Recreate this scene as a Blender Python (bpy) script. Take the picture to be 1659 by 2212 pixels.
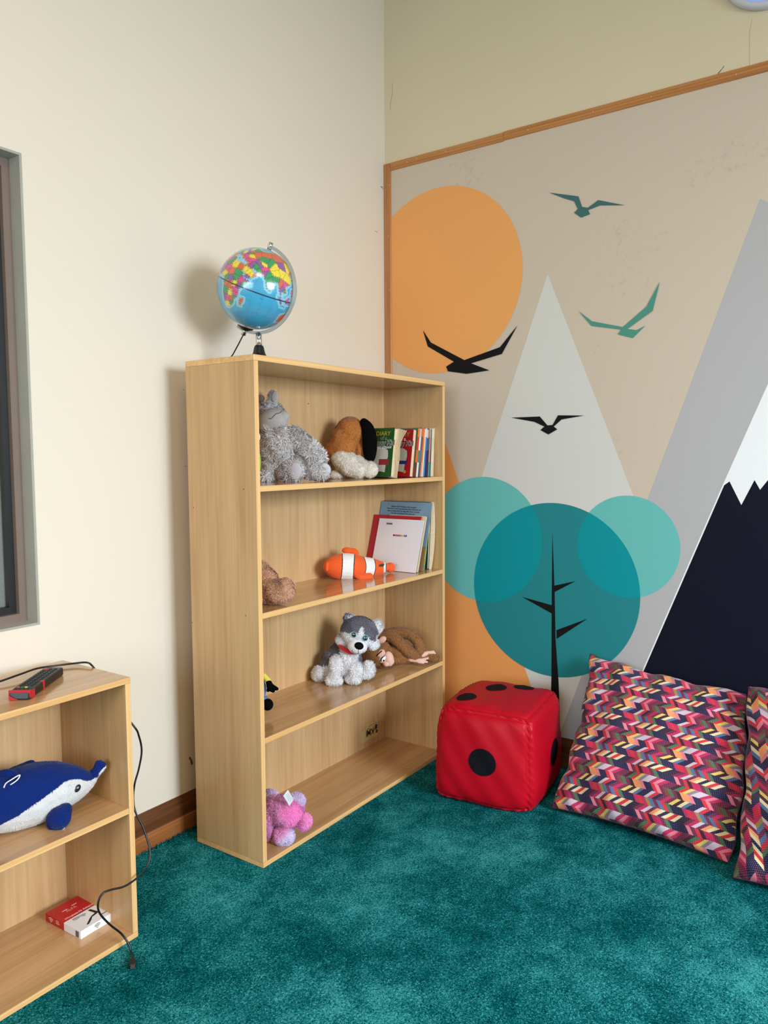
import bpy, bmesh, math, random
import numpy as np
from mathutils import Vector, Matrix, Euler
random.seed(7); rng = np.random.default_rng(7)
SC = bpy.context.scene; COL = SC.collection
for o in list(bpy.data.objects): bpy.data.objects.remove(o)

# ---------------------------------------------------------------- camera
CAM = Vector((-2.9907, -2.0697, 1.2954)); YAW, PITCH, ROLL, FPX = -0.9616, -0.0737, -0.0064, 1664.0
_r0 = Vector((math.cos(YAW), math.sin(YAW), 0))
FW = Vector((-math.sin(YAW)*math.cos(PITCH), math.cos(YAW)*math.cos(PITCH), math.sin(PITCH)))
_u0 = _r0.cross(FW)
RT = math.cos(ROLL)*_r0 + math.sin(ROLL)*_u0
UP = -math.sin(ROLL)*_r0 + math.cos(ROLL)*_u0
cd = bpy.data.cameras.new('camera'); cam = bpy.data.objects.new('camera', cd); COL.objects.link(cam)
cd.sensor_fit = 'VERTICAL'; cd.sensor_height = 24.0; cd.lens = 24.0*FPX/2212; cd.clip_start = 0.05
M = Matrix((RT, UP, -FW)).transposed().to_4x4(); M.translation = CAM
cam.matrix_world = M; SC.camera = cam

# ---------------------------------------------------------------- world, daylight, exposure
SC.view_settings.view_transform = 'Standard'; SC.view_settings.look = 'None'
SC.view_settings.gamma = 1; SC.view_settings.exposure = 0.0; SC.view_settings.use_curve_mapping = False
w = bpy.data.worlds.new('sky'); SC.world = w; w.use_nodes = True
w.node_tree.nodes['Background'].inputs[0].default_value = (0.70, 0.84, 1.0, 1)
w.node_tree.nodes['Background'].inputs[1].default_value = 1.5
def area(name, loc, rot, sx, sy, power, col, spread=180):
    l = bpy.data.lights.new(name, 'AREA'); l.shape = 'RECTANGLE'; l.size = sx; l.size_y = sy
    l.energy = power; l.color = col; l.spread = math.radians(spread)
    o = bpy.data.objects.new(name, l); COL.objects.link(o); o.location = loc; o.rotation_euler = rot
    return o
PI = math.pi
# daylight through the window opposite (in the wall to the right of the camera) and the one behind the camera
area('daylight_window_side', (-1.75, -4.66, 1.80), (PI/2-.50, 0, 0), 1.5, 1.3, 98, (0.78, 0.90, 1.0), 120)
area('daylight_window_rear', (-5.66, -1.9, 1.68), (PI/2-.42, 0, -PI/2), 2.4, 1.5, 48, (0.78, 0.89, 1.0), 130)
area('warm_ceiling_fill', (-3.0, -2.6, 3.32), (0, 0, 0), 1.2, 1.2, 46, (1.0, 0.67, 0.34))  # unseen warm light added under the ceiling to tint the upper walls

# ---------------------------------------------------------------- helpers
def lin(c):
    return tuple((x/255/12.92 if x/255 <= 0.04045 else ((x/255+0.055)/1.055)**2.4) for x in c)
def unproj(px, py):
    return FW*FPX + RT*(px-829.5) - UP*(py-1106)
def at(px, py, ax, v):
    d = unproj(px, py); t = (v-CAM[ax])/d[ax]; return CAM + d*t
def depth(p): return (Vector(p)-CAM).dot(FW)
def atd(px, py, d): return CAM + unproj(px, py)*(d/FPX)
def proj(p):
    q = Vector(p)-CAM; z = q.dot(FW); return (829.5+FPX*q.dot(RT)/z, 1106-FPX*q.dot(UP)/z)

MATS = {}
def mat(name, col=(200,200,200), rough=0.6, spec=0.5, metal=0.0, sheen=0.0, bump=0.0, bscale=200, attr=False, coat=0.0, var=0.0, vscale=20, emit=None, trans=0.0, alpha=1.0):
    if name in MATS: return MATS[name]
    m = bpy.data.materials.new(name); m.use_nodes = True; nt = m.node_tree; N = nt.nodes; L = nt.links
    b = N['Principled BSDF']; b.inputs['Roughness'].default_value = rough; b.inputs['Metallic'].default_value = metal
    b.inputs['Specular IOR Level'].default_value = spec; b.inputs['Sheen Weight'].default_value = sheen
    b.inputs['Coat Weight'].default_value = coat; b.inputs['Coat Roughness'].default_value = 0.08
    b.inputs['Transmission Weight'].default_value = trans; b.inputs['Alpha'].default_value = alpha
    c = lin(col)+(1,); b.inputs['Base Color'].default_value = c
    if attr:
        a = N.new('ShaderNodeAttribute'); a.attribute_name = 'Col'; L.new(a.outputs['Color'], b.inputs['Base Color'])
    if var > 0:
        tc = N.new('ShaderNodeTexCoord'); n = N.new('ShaderNodeTexNoise'); n.inputs['Scale'].default_value = vscale; n.inputs['Detail'].default_value = 5
        L.new(tc.outputs['Object'], n.inputs['Vector'])
        mr = N.new('ShaderNodeMapRange'); mr.inputs['From Min'].default_value = 0.3; mr.inputs['From Max'].default_value = 0.7
        mr.inputs['To Min'].default_value = 1-var; mr.inputs['To Max'].default_value = 1+var*0.6; L.new(n.outputs[0], mr.inputs[0])
        mx = N.new('ShaderNodeVectorMath'); mx.operation = 'SCALE'
        if attr: L.new(a.outputs['Color'], mx.inputs[0])
        else: mx.inputs[0].default_value = c[:3]
        L.new(mr.outputs[0], mx.inputs['Scale']); L.new(mx.outputs[0], b.inputs['Base Color'])
    if bump > 0:
        tc = N.new('ShaderNodeTexCoord'); n = N.new('ShaderNodeTexNoise'); n.inputs['Scale'].default_value = bscale; n.inputs['Detail'].default_value = 4
        L.new(tc.outputs['Object'], n.inputs['Vector'])
        bp = N.new('ShaderNodeBump'); bp.inputs['Strength'].default_value = bump; bp.inputs['Distance'].default_value = 0.003
        L.new(n.outputs[0], bp.inputs['Height']); L.new(bp.outputs[0], b.inputs['Normal'])
    if emit:
        b.inputs['Emission Color'].default_value = lin(emit[0])+(1,); b.inputs['Emission Strength'].default_value = emit[1]
    MATS[name] = m; return m

def wood(name, c1, c2, axis, rough=0.35, fine=70, coarse=14, coat=0.0, spec=0.5):
    """laminate / timber grain running along one axis"""
    m = bpy.data.materials.new(name); m.use_nodes = True; nt = m.node_tree; N = nt.nodes; L = nt.links
    b = N['Principled BSDF']; b.inputs['Roughness'].default_value = rough; b.inputs['Coat Weight'].default_value = coat
    b.inputs['Coat Roughness'].default_value = 0.06; b.inputs['Specular IOR Level'].default_value = spec
    tc = N.new('ShaderNodeTexCoord')
    def noise(s, k, det, dist=0.0):
        mp = N.new('ShaderNodeMapping'); v = [s, s, s]; v[axis] = k; mp.inputs['Scale'].default_value = v
        L.new(tc.outputs['Object'], mp.inputs[0]); n = N.new('ShaderNodeTexNoise'); n.inputs['Scale'].default_value = 1
        n.inputs['Detail'].default_value = det; n.inputs['Distortion'].default_value = dist; L.new(mp.outputs[0], n.inputs['Vector']); return n
    a = noise(coarse, 1.0, 3, 0.6); f = noise(fine*2.4, 4.0, 3); g = noise(fine, 1.6, 2, 0.3)
    def mathn(op, x, y):
        q = N.new('ShaderNodeMath'); q.operation = op
        for i, t in enumerate((x, y)):
            if isinstance(t, (int, float)): q.inputs[i].default_value = t
            else: L.new(t, q.inputs[i])
        return q.outputs[0]
    s = mathn('ADD', mathn('MULTIPLY', a.outputs[0], 0.45), mathn('ADD', mathn('MULTIPLY', f.outputs[0], 0.25), mathn('MULTIPLY', g.outputs[0], 0.30)))
    r = N.new('ShaderNodeValToRGB'); L.new(s, r.inputs[0]); e = r.color_ramp.elements
    e[0].position = 0.34; e[0].color = lin(c2)+(1,); e[1].position = 0.60; e[1].color = lin(c1)+(1,)
    L.new(r.outputs[0], b.inputs['Base Color'])
    if rough > .2:
        bp = N.new('ShaderNodeBump'); bp.inputs['Strength'].default_value = 0.06; bp.inputs['Distance'].default_value = 0.001
        L.new(f.outputs[0], bp.inputs['Height']); L.new(bp.outputs[0], b.inputs['Normal'])
    MATS[name] = m; return m

def link(name, me, mats, parent=None, smooth=False):
    o = bpy.data.objects.new(name, me); COL.objects.link(o)
    for m in (mats if isinstance(mats, (list, tuple)) else [mats]):
        me.materials.append(m if not isinstance(m, str) else MATS[m])
    if parent is not None:
        me.transform(Matrix.Translation(-parent_world(parent))); o.parent = parent
    if smooth:
        me.polygons.foreach_set('use_smooth', [True]*len(me.polygons))
    return o
def parent_world(p):
    v = Vector(p.location)
    while p.parent: p = p.parent; v += Vector(p.location)
    return v
def bmobj(name, bm, mats, parent=None, smooth=False):
    me = bpy.data.meshes.new(name); bmesh.ops.recalc_face_normals(bm, faces=bm.faces[:]); bm.to_mesh(me); bm.free()
    return link(name, me, mats, parent, smooth)
def thing(name, label, cat, loc, group=None):
    o = bpy.data.objects.new(name, None); COL.objects.link(o); o.location = loc; o.empty_display_size = 0.05
    o['label'] = label; o['category'] = cat
    if group: o['group'] = group
    return o
def tag(o, label, cat, group=None):
    o['label'] = label; o['category'] = cat
    if group: o['group'] = group
    return o
def struct(o): o['kind'] = 'structure'; return o
def recentre(o):
    """put the origin of a single-mesh thing at its base"""
    me = o.data; n = len(me.vertices); a = np.empty(n*3); me.vertices.foreach_get('co', a); a = a.reshape(-1, 3)
    c = Vector(((a[:,0].min()+a[:,0].max())/2, (a[:,1].min()+a[:,1].max())/2, a[:,2].min()))
    me.transform(Matrix.Translation(-c)); o.location = Vector(o.location)+c; return o

def box(bm, lo, hi, mi=0, M4=None, bevel=0.0, face_mi=None):
    vs = [bm.verts.new((x, y, z)) for x in (lo[0], hi[0]) for y in (lo[1], hi[1]) for z in (lo[2], hi[2])]
    F = {'-x': (0,1,3,2), '+x': (4,6,7,5), '-y': (0,4,5,1), '+y': (2,3,7,6), '-z': (0,2,6,4), '+z': (1,5,7,3)}
    fs = []
    for k, idx in F.items():
        f = bm.faces.new([vs[i] for i in idx]); f.material_index = (face_mi or {}).get(k, mi); fs.append(f)
    if bevel > 0:
        es = list({e for f in fs for e in f.edges})
        r = bmesh.ops.bevel(bm, geom=es, offset=bevel, segments=2, profile=0.5, affect='EDGES')
        vs = list({v for f in r['faces'] for v in f.verts} | {v for v in vs if v.is_valid} | {v for f in fs if f.is_valid for v in f.verts})
    if M4 is not None:
        for v in vs: v.co = M4 @ v.co
    return vs
def boxobj(name, lo, hi, mats, parent=None, bevel=0.0, face_mi=None, M4=None):
    bm = bmesh.new(); box(bm, lo, hi, 0, M4, bevel, face_mi); return bmobj(name, bm, mats, parent)

def frames(pts):
    P = [Vector(p) for p in pts]; T = []
    for i in range(len(P)):
        T.append((P[min(i+1, len(P)-1)]-P[max(i-1, 0)]).normalized())
    n = T[0].orthogonal().normalized(); out = []
    for i, t in enumerate(T):
        n = (n - t*n.dot(t)).normalized(); out.append((P[i], t, n, t.cross(n)))
    return out
def tube(bm, pts, r, seg=8, caps=True, mi=0):
    rr = r if isinstance(r, (list, tuple)) else [r]*len(pts); rings = []
    for (p, t, n, b), q in zip(frames(pts), rr):
        rings.append([bm.verts.new(p+(n*math.cos(2*PI*k/seg)+b*math.sin(2*PI*k/seg))*q) for k in range(seg)])
    for a, c in zip(rings, rings[1:]):
        for k in range(seg):
            f = bm.faces.new((a[k], a[(k+1)%seg], c[(k+1)%seg], c[k])); f.smooth = True; f.material_index = mi
    if caps:
        for q in (rings[0], rings[-1]):
            f = bm.faces.new(q); f.material_index = mi
def spline(pts, n=8):
    P = [Vector(p) for p in pts]; out = []
    for i in range(len(P)-1):
        a = P[max(i-1, 0)]; b = P[i]; c = P[i+1]; d = P[min(i+2, len(P)-1)]
        for k in range(n):
            t = k/n
            out.append(0.5*((2*b)+(c-a)*t+(2*a-5*b+4*c-d)*t*t+(3*b-a-3*c+d)*t**3))
    out.append(P[-1]); return out
def lathe(bm, prof, centre, seg=32, axis=None, mi=0):
    """prof = [(radius, height)]"""
    A = Vector(axis or (0,0,1)).normalized(); n = A.orthogonal().normalized(); b = A.cross(n); rings = []
    for r, h in prof:
        rings.append([bm.verts.new(Vector(centre)+A*h+(n*math.cos(2*PI*k/seg)+b*math.sin(2*PI*k/seg))*max(r, 1e-5)) for k in range(seg)])
    for a, c in zip(rings, rings[1:]):
        for k in range(seg):
            f = bm.faces.new((a[k], a[(k+1)%seg], c[(k+1)%seg], c[k])); f.smooth = True; f.material_index = mi
    for q in (rings[0], rings[-1]):
        bm.faces.new(q).material_index = mi
def text(name, s, origin, xd, yd, size, m, parent, align='LEFT', bold=0.0, shear=0.0, spacing=1.0):
    c = bpy.data.curves.new(name, 'FONT'); c.body = s; c.size = size; c.align_x = align; c.extrude = 0.00015
    c.offset = bold; c.shear = shear; c.space_character = spacing
    o = bpy.data.objects.new('tmp', c); COL.objects.link(o); bpy.context.view_layer.update()
    me = bpy.data.meshes.new_from_object(o.evaluated_get(bpy.context.evaluated_depsgraph_get())); bpy.data.objects.remove(o)
    xd = Vector(xd).normalized(); yd = (Vector(yd)-xd*Vector(yd).dot(xd)).normalized(); zd = xd.cross(yd)
    R = Matrix((xd, yd, zd)).transposed().to_4x4(); R.translation = Vector(origin); me.transform(R)
    me.materials.clear(); return link(name, me, m, parent)
def polyobj(name, polys, mats, parent=None, thick=0.0):
    """polys = [(list of points, material index)] flat patches with a small thickness"""
    bm = bmesh.new()
    for pts, mi in polys:
        vs = [bm.verts.new(p) for p in pts]; f = bm.faces.new(vs); f.material_index = mi
        f.normal_update()
    bmesh.ops.triangulate(bm, faces=[f for f in bm.faces if len(f.verts) > 4])
    me = bpy.data.meshes.new(name); bm.to_mesh(me); bm.free()
    return link(name, me, mats, parent)

# ---- soft toys: fused rounded volumes with a pile of short fibres grown from the cloth
class Soft:
    def __init__(s, ax, ay, d):
        s.d0 = d; s.s = d/FPX; s.pr = []
        s.R = Vector((RT.x, RT.y, 0)).normalized(); s.U = Vector((0,0,1)); s.F = s.U.cross(s.R)
    def p(s, x, y, dz=0): return atd(x, y, s.d0+dz*s.s)
    def e(s, x, y, dz, ra, rb, rc, ang=0, col=(200,200,200), yaw=0):
        a = math.radians(ang); k = (s.d0+dz*s.s)/FPX
        X = s.R*math.cos(a)+s.U*math.sin(a); Y = -s.R*math.sin(a)+s.U*math.cos(a); Z = s.F
        if yaw:
            q = Matrix.Rotation(math.radians(yaw), 3, s.U); X = q@X; Y = q@Y; Z = q@Z
        s.pr.append(('e', s.p(x, y, dz), (X, Y, Z), (ra*k, rb*k, rc*k), lin(col))); return s
    def chain(s, pts, k=1.0, col=(200,200,200)):
        P = spline([Vector(q[:3]) for q in pts], 10); R_ = spline([Vector((q[3],0,0)) for q in pts], 10)
        for a, r in zip(P, R_): s.e(a.x, a.y, a.z, r.x, r.x, r.x*k, 0, col)
        return s
    def c(s, a, b, r0, r1, col=(200,200,200)):
        s.pr.append(('c', s.p(*a), s.p(*b), (r0*s.s, r1*s.s), lin(col))); return s
def soft_mesh(S, vox=0.0022, smooth=6, colfn=None):
    bm = bmesh.new()
    for p in S.pr:
        if p[0] == 'e':
            X, Y, Z = p[2]; r = p[3]; m = Matrix((X*r[0], Y*r[1], Z*r[2])).transposed().to_4x4(); m.translation = p[1]
            bmesh.ops.create_icosphere(bm, subdivisions=3, radius=1, matrix=m)
        else:
            A, B = p[1], p[2]; L = (B-A).length; n = max(2, int(L/(0.35*max(p[3])))+1)
            for i in range(n+1):
                t = i/n; rr = p[3][0]*(1-t)+p[3][1]*t
                bmesh.ops.create_icosphere(bm, subdivisions=2, radius=rr, matrix=Matrix.Translation(A.lerp(B, t)))
    for f in bm.faces:
        if f.normal.dot(f.calc_center_median()) == 0: pass
    me = bpy.data.meshes.new('tmp'); bm.to_mesh(me); bm.free()
    o = bpy.data.objects.new('tmp', me); COL.objects.link(o)
    r = o.modifiers.new('r', 'REMESH'); r.mode = 'VOXEL'; r.voxel_size = vox
    if smooth:
        q = o.modifiers.new('s', 'SMOOTH'); q.factor = 0.5; q.iterations = smooth
    bpy.context.view_layer.update()
    out = bpy.data.meshes.new_from_object(o.evaluated_get(bpy.context.evaluated_depsgraph_get()))
    bpy.data.objects.remove(o); bpy.data.meshes.remove(me)
    n = len(out.vertices); V = np.empty(n*3); out.vertices.foreach_get('co', V); V = V.reshape(-1, 3)
    best = np.full(n, 1e9); C = np.zeros((n, 3))
    for p in S.pr:
        if p[0] == 'e':
            q = V-np.array(p[1]); l = np.stack([q@np.array(a) for a in p[2]], 1)/np.array(p[3]); k = np.linalg.norm(l, axis=1)
            dd = (k-1)*min(p[3]); cc = p[4]
        else:
            A = np.array(p[1]); B = np.array(p[2]); ab = B-A; t = np.clip(((V-A)@ab)/(ab@ab+1e-12), 0, 1)
            dd = np.linalg.norm(V-(A+t[:,None]*ab), axis=1)-(p[3][0]*(1-t)+p[3][1]*t); cc = p[4]
        m = dd < best; best[m] = dd[m]; C[m] = cc
    if colfn:
        # pattern of the cloth, given in the toy's own right/up coordinates
        q = V-np.array(CAM); z = q@np.array(FW); X = 829.5+FPX*(q@np.array(RT))/z; Y = 1106-FPX*(q@np.array(UP))/z
        C = colfn(X, Y, z, C)
    return out, V, C
def add_fur(out, V, C, n, length, width, curl=0.35, droop=0.5, shade=0.22, lift=0.45):
    T = []
    out.calc_loop_triangles(); nt = len(out.loop_triangles); tri = np.empty(nt*3, dtype=np.int32); out.loop_triangles.foreach_get('vertices', tri); tri = tri.reshape(-1, 3)
    P = V[tri]; cr = np.cross(P[:,1]-P[:,0], P[:,2]-P[:,0]); ar = np.linalg.norm(cr, axis=1); N = cr/np.maximum(ar, 1e-12)[:,None]
    idx = rng.choice(nt, n, p=ar/ar.sum()); u = rng.random(n); v = rng.random(n); m = u+v > 1; u[m] = 1-u[m]; v[m] = 1-v[m]
    B = P[idx,0]+u[:,None]*(P[idx,1]-P[idx,0])+v[:,None]*(P[idx,2]-P[idx,0]); NN = N[idx]
    col = C[tri[idx,0]]*(1+shade*(rng.random((n,1))-0.5)*2)
    # comb direction varies smoothly over the body, plus jitter
    ph = np.stack([np.sin(B@np.array([90.,40.,60.])+1), np.sin(B@np.array([50.,-80.,70.])+2), np.sin(B@np.array([-60.,70.,90.]))-droop*1.5], 1)
    D = ph+rng.normal(0, 0.7, (n,3)); D -= (D*NN).sum(1)[:,None]*NN; D /= np.maximum(np.linalg.norm(D, axis=1), 1e-9)[:,None]
    W = np.cross(NN, D); Ln = length*(0.6+0.8*rng.random((n,1)))
    bend = rng.normal(0, curl, (n,1)); D2 = D+W*bend; D2 /= np.linalg.norm(D2, axis=1)[:,None]
    mid = B+NN*Ln*lift*0.6+D*Ln*0.45; tip = mid+NN*Ln*lift*0.25+D2*Ln*0.5; B0 = B-NN*0.0006
    hw = width/2*(0.7+0.6*rng.random((n,1)))
    vs = np.stack([B0-W*hw, B0+W*hw, mid+W*hw, mid-W*hw, tip], 1).reshape(-1, 3)
    base = len(V)+np.arange(n)*5
    nv = len(V); no = len(out.polygons)
    lt = np.empty(no, dtype=np.int32); out.polygons.foreach_get('loop_total', lt); lv = np.empty(len(out.loops), dtype=np.int32); out.loops.foreach_get('vertex_index', lv)
    q4 = np.stack([base, base+1, base+2, base+3], 1); t3 = np.stack([base+3, base+2, base+4], 1)
    loops = np.concatenate([lv, q4.ravel(), t3.ravel()]); tot = np.concatenate([lt, np.full(n, 4), np.full(n, 3)]); st = np.concatenate([[0], np.cumsum(tot)[:-1]])
    me = bpy.data.meshes.new('fur'); me.vertices.add(nv+5*n); me.loops.add(len(loops)); me.polygons.add(len(tot))
    AV = np.concatenate([V, vs]); me.vertices.foreach_set('co', AV.ravel().astype(np.float32)); me.loops.foreach_set('vertex_index', loops.astype(np.int32))
    me.polygons.foreach_set('loop_start', st.astype(np.int32)); me.polygons.foreach_set('loop_total', tot.astype(np.int32)); me.update(calc_edges=True)
    CC = np.concatenate([C*0.85, np.repeat(col, 5, axis=0)])
    return me, AV, CC
def setcol(me, C):
    a = me.color_attributes.new('Col', 'FLOAT_COLOR', 'POINT'); n = len(me.vertices)
    D = np.ones((n, 4), dtype=np.float32); D[:, :3] = np.clip(C, 0, 1); a.data.foreach_set('color', D.ravel())
def soft(name, S, m, parent, vox=0.0022, smooth=6, fur=None, colfn=None, keep_material=None):
    me, V, C = soft_mesh(S, vox, smooth, colfn)
    if fur: me, V, C = add_fur(me, V, C, *fur)
    setcol(me, C); me.materials.clear(); me.polygons.foreach_set('use_smooth', [True]*len(me.polygons))
    return link(name, me, m, parent)
FUR = mat('plush_pile', attr=True, rough=0.9, spec=0.12, sheen=0.25)
SHORT = mat('black_short_pile', attr=True, rough=.95, spec=.05)
VELOUR = mat('velour_cloth', attr=True, rough=0.85, spec=0.12, sheen=0.15, bump=0.25, bscale=700, var=0.06, vscale=60)

# ---------------------------------------------------------------- room
PAINT = mat('cream_wall_paint', (231,220,203), rough=0.55, spec=0.3, bump=0.10, bscale=40)
PAINTB = mat('cream_wall_paint_back', (222,208,178), rough=0.55, spec=0.3, bump=0.10, bscale=40, var=0.02, vscale=2)  # a darker, yellower cream for the back wall
XR, YR, ZC, XL = 0.0, -4.55, 3.42, -5.5
WX1, WX0, WZ0, WZ1 = -1.762, -3.05, 0.815, 2.132
bm = bmesh.new()   # left wall with its window opening
for lo, hi in (((XL-.2, 0, -.05), (WX0, .16, ZC)), ((WX1, 0, -.05), (0.2, .16, ZC)), ((WX0, 0, -.05), (WX1, .16, WZ0)), ((WX0, 0, WZ1), (WX1, .16, ZC))): box(bm, lo, hi)
WALL_L = struct(bmobj('wall_left', bm, PAINT))
WALL_B = struct(boxobj('wall_back', (0, YR-.2, -.05), (.16, 0, ZC), PAINTB))
struct(boxobj('ceiling', (XL-.2, YR-.2, ZC), (.2, .2, ZC+.1), mat('ceiling_paint', (224,214,192), rough=0.8)))
def holed_wall(name, axis, v0, v1, a0, a1, h0, h1, z0, z1, m):
    bm = bmesh.new()
    for A, B, Z0, Z1 in ((a0, h0, -.05, ZC), (h1, a1, -.05, ZC), (h0, h1, -.05, z0), (h0, h1, z1, ZC)):
        lo = (A, v0, Z0) if axis == 1 else (v0, A, Z0); hi = (B, v1, Z1) if axis == 1 else (v1, B, Z1); box(bm, lo, hi)
    return struct(bmobj(name, bm, m))
holed_wall('wall_right', 1, YR-.12, YR, XL-.2, 0.2, -2.85, -0.65, 1.0, 2.45, PAINT)
holed_wall('wall_front', 0, XL-.12, XL, YR-.2, 0.2, -3.2, -0.6, 0.85, 2.35, PAINT)
ALU = mat('dark_window_frame', (70,66,62), rough=0.4)
def far_window(name, axis, v, h0, h1, z0, z1, bars):
    bm = bmesh.new(); W = .05
    def b(a0, a1, c0, c1):
        lo = (a0, v-.02, c0) if axis == 1 else (v-.02, a0, c0); hi = (a1, v+.02, c1) if axis == 1 else (v+.02, a1, c1); box(bm, lo, hi)
    b(h0, h1, z0, z0+W); b(h0, h1, z1-W, z1)
    for k in range(bars+1):
        x = h0+(h1-h0-W)*k/bars; b(x, x+W, z0, z1)
    return struct(bmobj(name, bm, ALU))
far_window('window_2', 1, YR-.03, -2.85, -0.65, 1.0, 2.45, 3)
far_window('window_3', 0, XL-.03, -3.2, -0.6, 0.85, 2.35, 3)

# carpet
def carpet_mat():
    m = bpy.data.materials.new('teal_carpet'); m.use_nodes = True; nt = m.node_tree; N = nt.nodes; L = nt.links
    b = N['Principled BSDF']; b.inputs['Roughness'].default_value = 0.95; b.inputs['Specular IOR Level'].default_value = 0.03
    tc = N.new('ShaderNodeTexCoord')
    def nz(s, d, r=0.6, dist=0):
        n = N.new('ShaderNodeTexNoise'); n.inputs['Scale'].default_value = s; n.inputs['Detail'].default_value = d; n.inputs['Roughness'].default_value = r
        n.inputs['Distortion'].default_value = dist; L.new(tc.outputs['Object'], n.inputs['Vector']); return n.outputs[0]
    big = nz(3.2, 3); mid = nz(16, 3); fine = nz(210, 3, 0.65, 1.2)
    def mm(op, a, c):
        q = N.new('ShaderNodeMath'); q.operation = op
        for i, t in enumerate((a, c)):
            if isinstance(t, (int, float)): q.inputs[i].default_value = t
            else: L.new(t, q.inputs[i])
        return q.outputs[0]
    s = mm('ADD', mm('ADD', mm('MULTIPLY', big, 0.34), mm('MULTIPLY', mid, 0.20)), mm('MULTIPLY', fine, 0.80))
    r = N.new('ShaderNodeValToRGB'); L.new(s, r.inputs[0]); e = r.color_ramp.elements
    e[0].position = 0.54; e[0].color = lin((0,52,58))+(1,); e[1].position = 0.80; e[1].color = lin((76,176,180))+(1,)
    k = r.color_ramp.elements.new(0.67); k.color = lin((0,102,108))+(1,)
    L.new(r.outputs[0], b.inputs['Base Color'])
    bp = N.new('ShaderNodeBump'); bp.inputs['Strength'].default_value = 0.9; bp.inputs['Distance'].default_value = 0.006
    L.new(fine, bp.inputs['Height']); L.new(bp.outputs[0], b.inputs['Normal'])
    MATS['teal_carpet'] = m; return m
CARPET = carpet_mat()
struct(boxobj('floor', (XL-.2, YR-.2, -.05), (.2, .2, 0.0), CARPET))

# baseboards: moulded timber, lighter lower board in front of a dark moulded one
TD = wood('dark_skirting_timber', (112,68,36), (66,38,22), 0, rough=0.3, fine=60, coarse=20)
TL = wood('worn_skirting_timber', (178,112,62), (128,76,38), 0, rough=0.4, fine=60, coarse=20)
def profile_run(name, prof, path_axis, a0, a1, mats, mi, parent=None, flip=False):
    """prof = [(out, z)], extruded along x (axis 0) or y (axis 1)"""
    bm = bmesh.new(); A = []; B = []
    for o_, z in prof:
        A.append(bm.verts.new((a0, -o_, z) if path_axis == 0 else (-o_, a0, z))); B.append(bm.verts.new((a1, -o_, z) if path_axis == 0 else (-o_, a1, z)))
    n = len(prof)
    for i in range(n-1):
        f = bm.faces.new((A[i], A[i+1], B[i+1], B[i])); f.material_index = mi[i] if isinstance(mi, list) else mi
    bm.faces.new(A); bm.faces.new(list(reversed(B)))
    return bmobj(name, bm, mats, parent)
prof = [(0,0),(.022,0),(.022,.052),(.019,.056),(.0165,.060),(.0165,.088),(.014,.098),(.010,.108),(.007,.118),(.004,.123),(0,.123)]
mi = [1,1,1,0,0,0,0,0,0,0]
struct(profile_run('baseboard_left', prof, 0, XL, -0.001, [TD, TL], mi))
TDy = wood('dark_skirting_timber_back', (104,62,34), (60,36,22), 1, rough=0.3, fine=60, coarse=20)
struct(profile_run('baseboard_back', prof, 1, YR, -0.022, [TDy, TDy], mi))
# carpet pile creeping up against the boards
def carpet_edge():
    n = 2600; bm = bmesh.new()
    for i in range(n):
        if i < 1500: x = -2.4+1.5*random.random(); y = -.022-random.random()*0.016
        else: x = -.022-random.random()*0.016; y = -1.9+1.9*random.random()
        h = 0.004+0.008*random.random(); a = random.random()*PI; dx, dy = math.cos(a)*.0022, math.sin(a)*.0022; lx, ly = random.uniform(-.004,.004), random.uniform(-.004,.004)
        v = [bm.verts.new((x-dx, y-dy, -.001)), bm.verts.new((x+dx, y+dy, -.001)), bm.verts.new((x+lx, y+ly, h))]; bm.faces.new(v)
    me = bpy.data.meshes.new('carpet_tufts'); bm.to_mesh(me); bm.free()
    o = link('carpet_tufts', me, CARPET); o['kind'] = 'stuff'; tag(o, 'ragged teal carpet pile along the skirting boards', 'carpet'); return o
carpet_edge()

# left window: painted reveal, taupe frame, dark gasket, pane with a pale blind behind it
w1 = bpy.data.objects.new('window_1', None); COL.objects.link(w1); w1.location = (WX1, 0, WZ0); w1['kind'] = 'structure'
GREY = mat('grey_reveal_paint', (170,168,158), rough=0.45, var=0.05, vscale=15, bump=0.2, bscale=80)
TAUPE = mat('taupe_window_frame', (126,108,97), rough=0.38, var=0.08, vscale=3)
BLK = mat('black_gasket', (18,18,19), rough=0.45)
def ring(name, x0, x1, z0, z1, wd, y0, y1, m, par, slope=0.0):
    bm = bmesh.new()
    box(bm, (x0, y0, z0), (x1, y1, z0+wd)); box(bm, (x0, y0, z1-wd), (x1, y1, z1)); box(bm, (x0, y0, z0+wd), (x0+wd, y1, z1-wd)); box(bm, (x1-wd, y0, z0+wd), (x1, y1, z1-wd))
    return bmobj(name, bm, m, par)
ring('reveal_lining', WX0, WX1, WZ0, WZ1, .007, -.001, .16, GREY, w1)
ring('window_frame', WX0+.007, WX1-.007, WZ0+.007, WZ1-.007, .024, .050, .12, TAUPE, w1)
ring('gasket', WX0+.031, WX1-.031, WZ0+.031, WZ1-.031, .020, .066, .12, BLK, w1)
boxobj('pane', (WX0+.045, .086, WZ0+.045), (WX1-.045, .090, WZ1-.045), mat('window_glass', (225,232,230), rough=0.04, alpha=0.14, spec=0.4), w1)
bm = bmesh.new()
for k in range(40):
    x = WX0+.045+k*.03; bm_v = [bm.verts.new((x+dx, .125+dy, z)) for dx, dy in ((0,0),(.015,.014),(.03,0)) for z in (WZ0+.04, WZ1-.04)]
    bm.faces.new((bm_v[0], bm_v[1], bm_v[3], bm_v[2])); bm.faces.new((bm_v[2], bm_v[3], bm_v[5], bm_v[4]))
bmobj('net_curtain', bm, mat('beige_curtain', (206,198,176), rough=0.9), w1, smooth=True)
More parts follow.
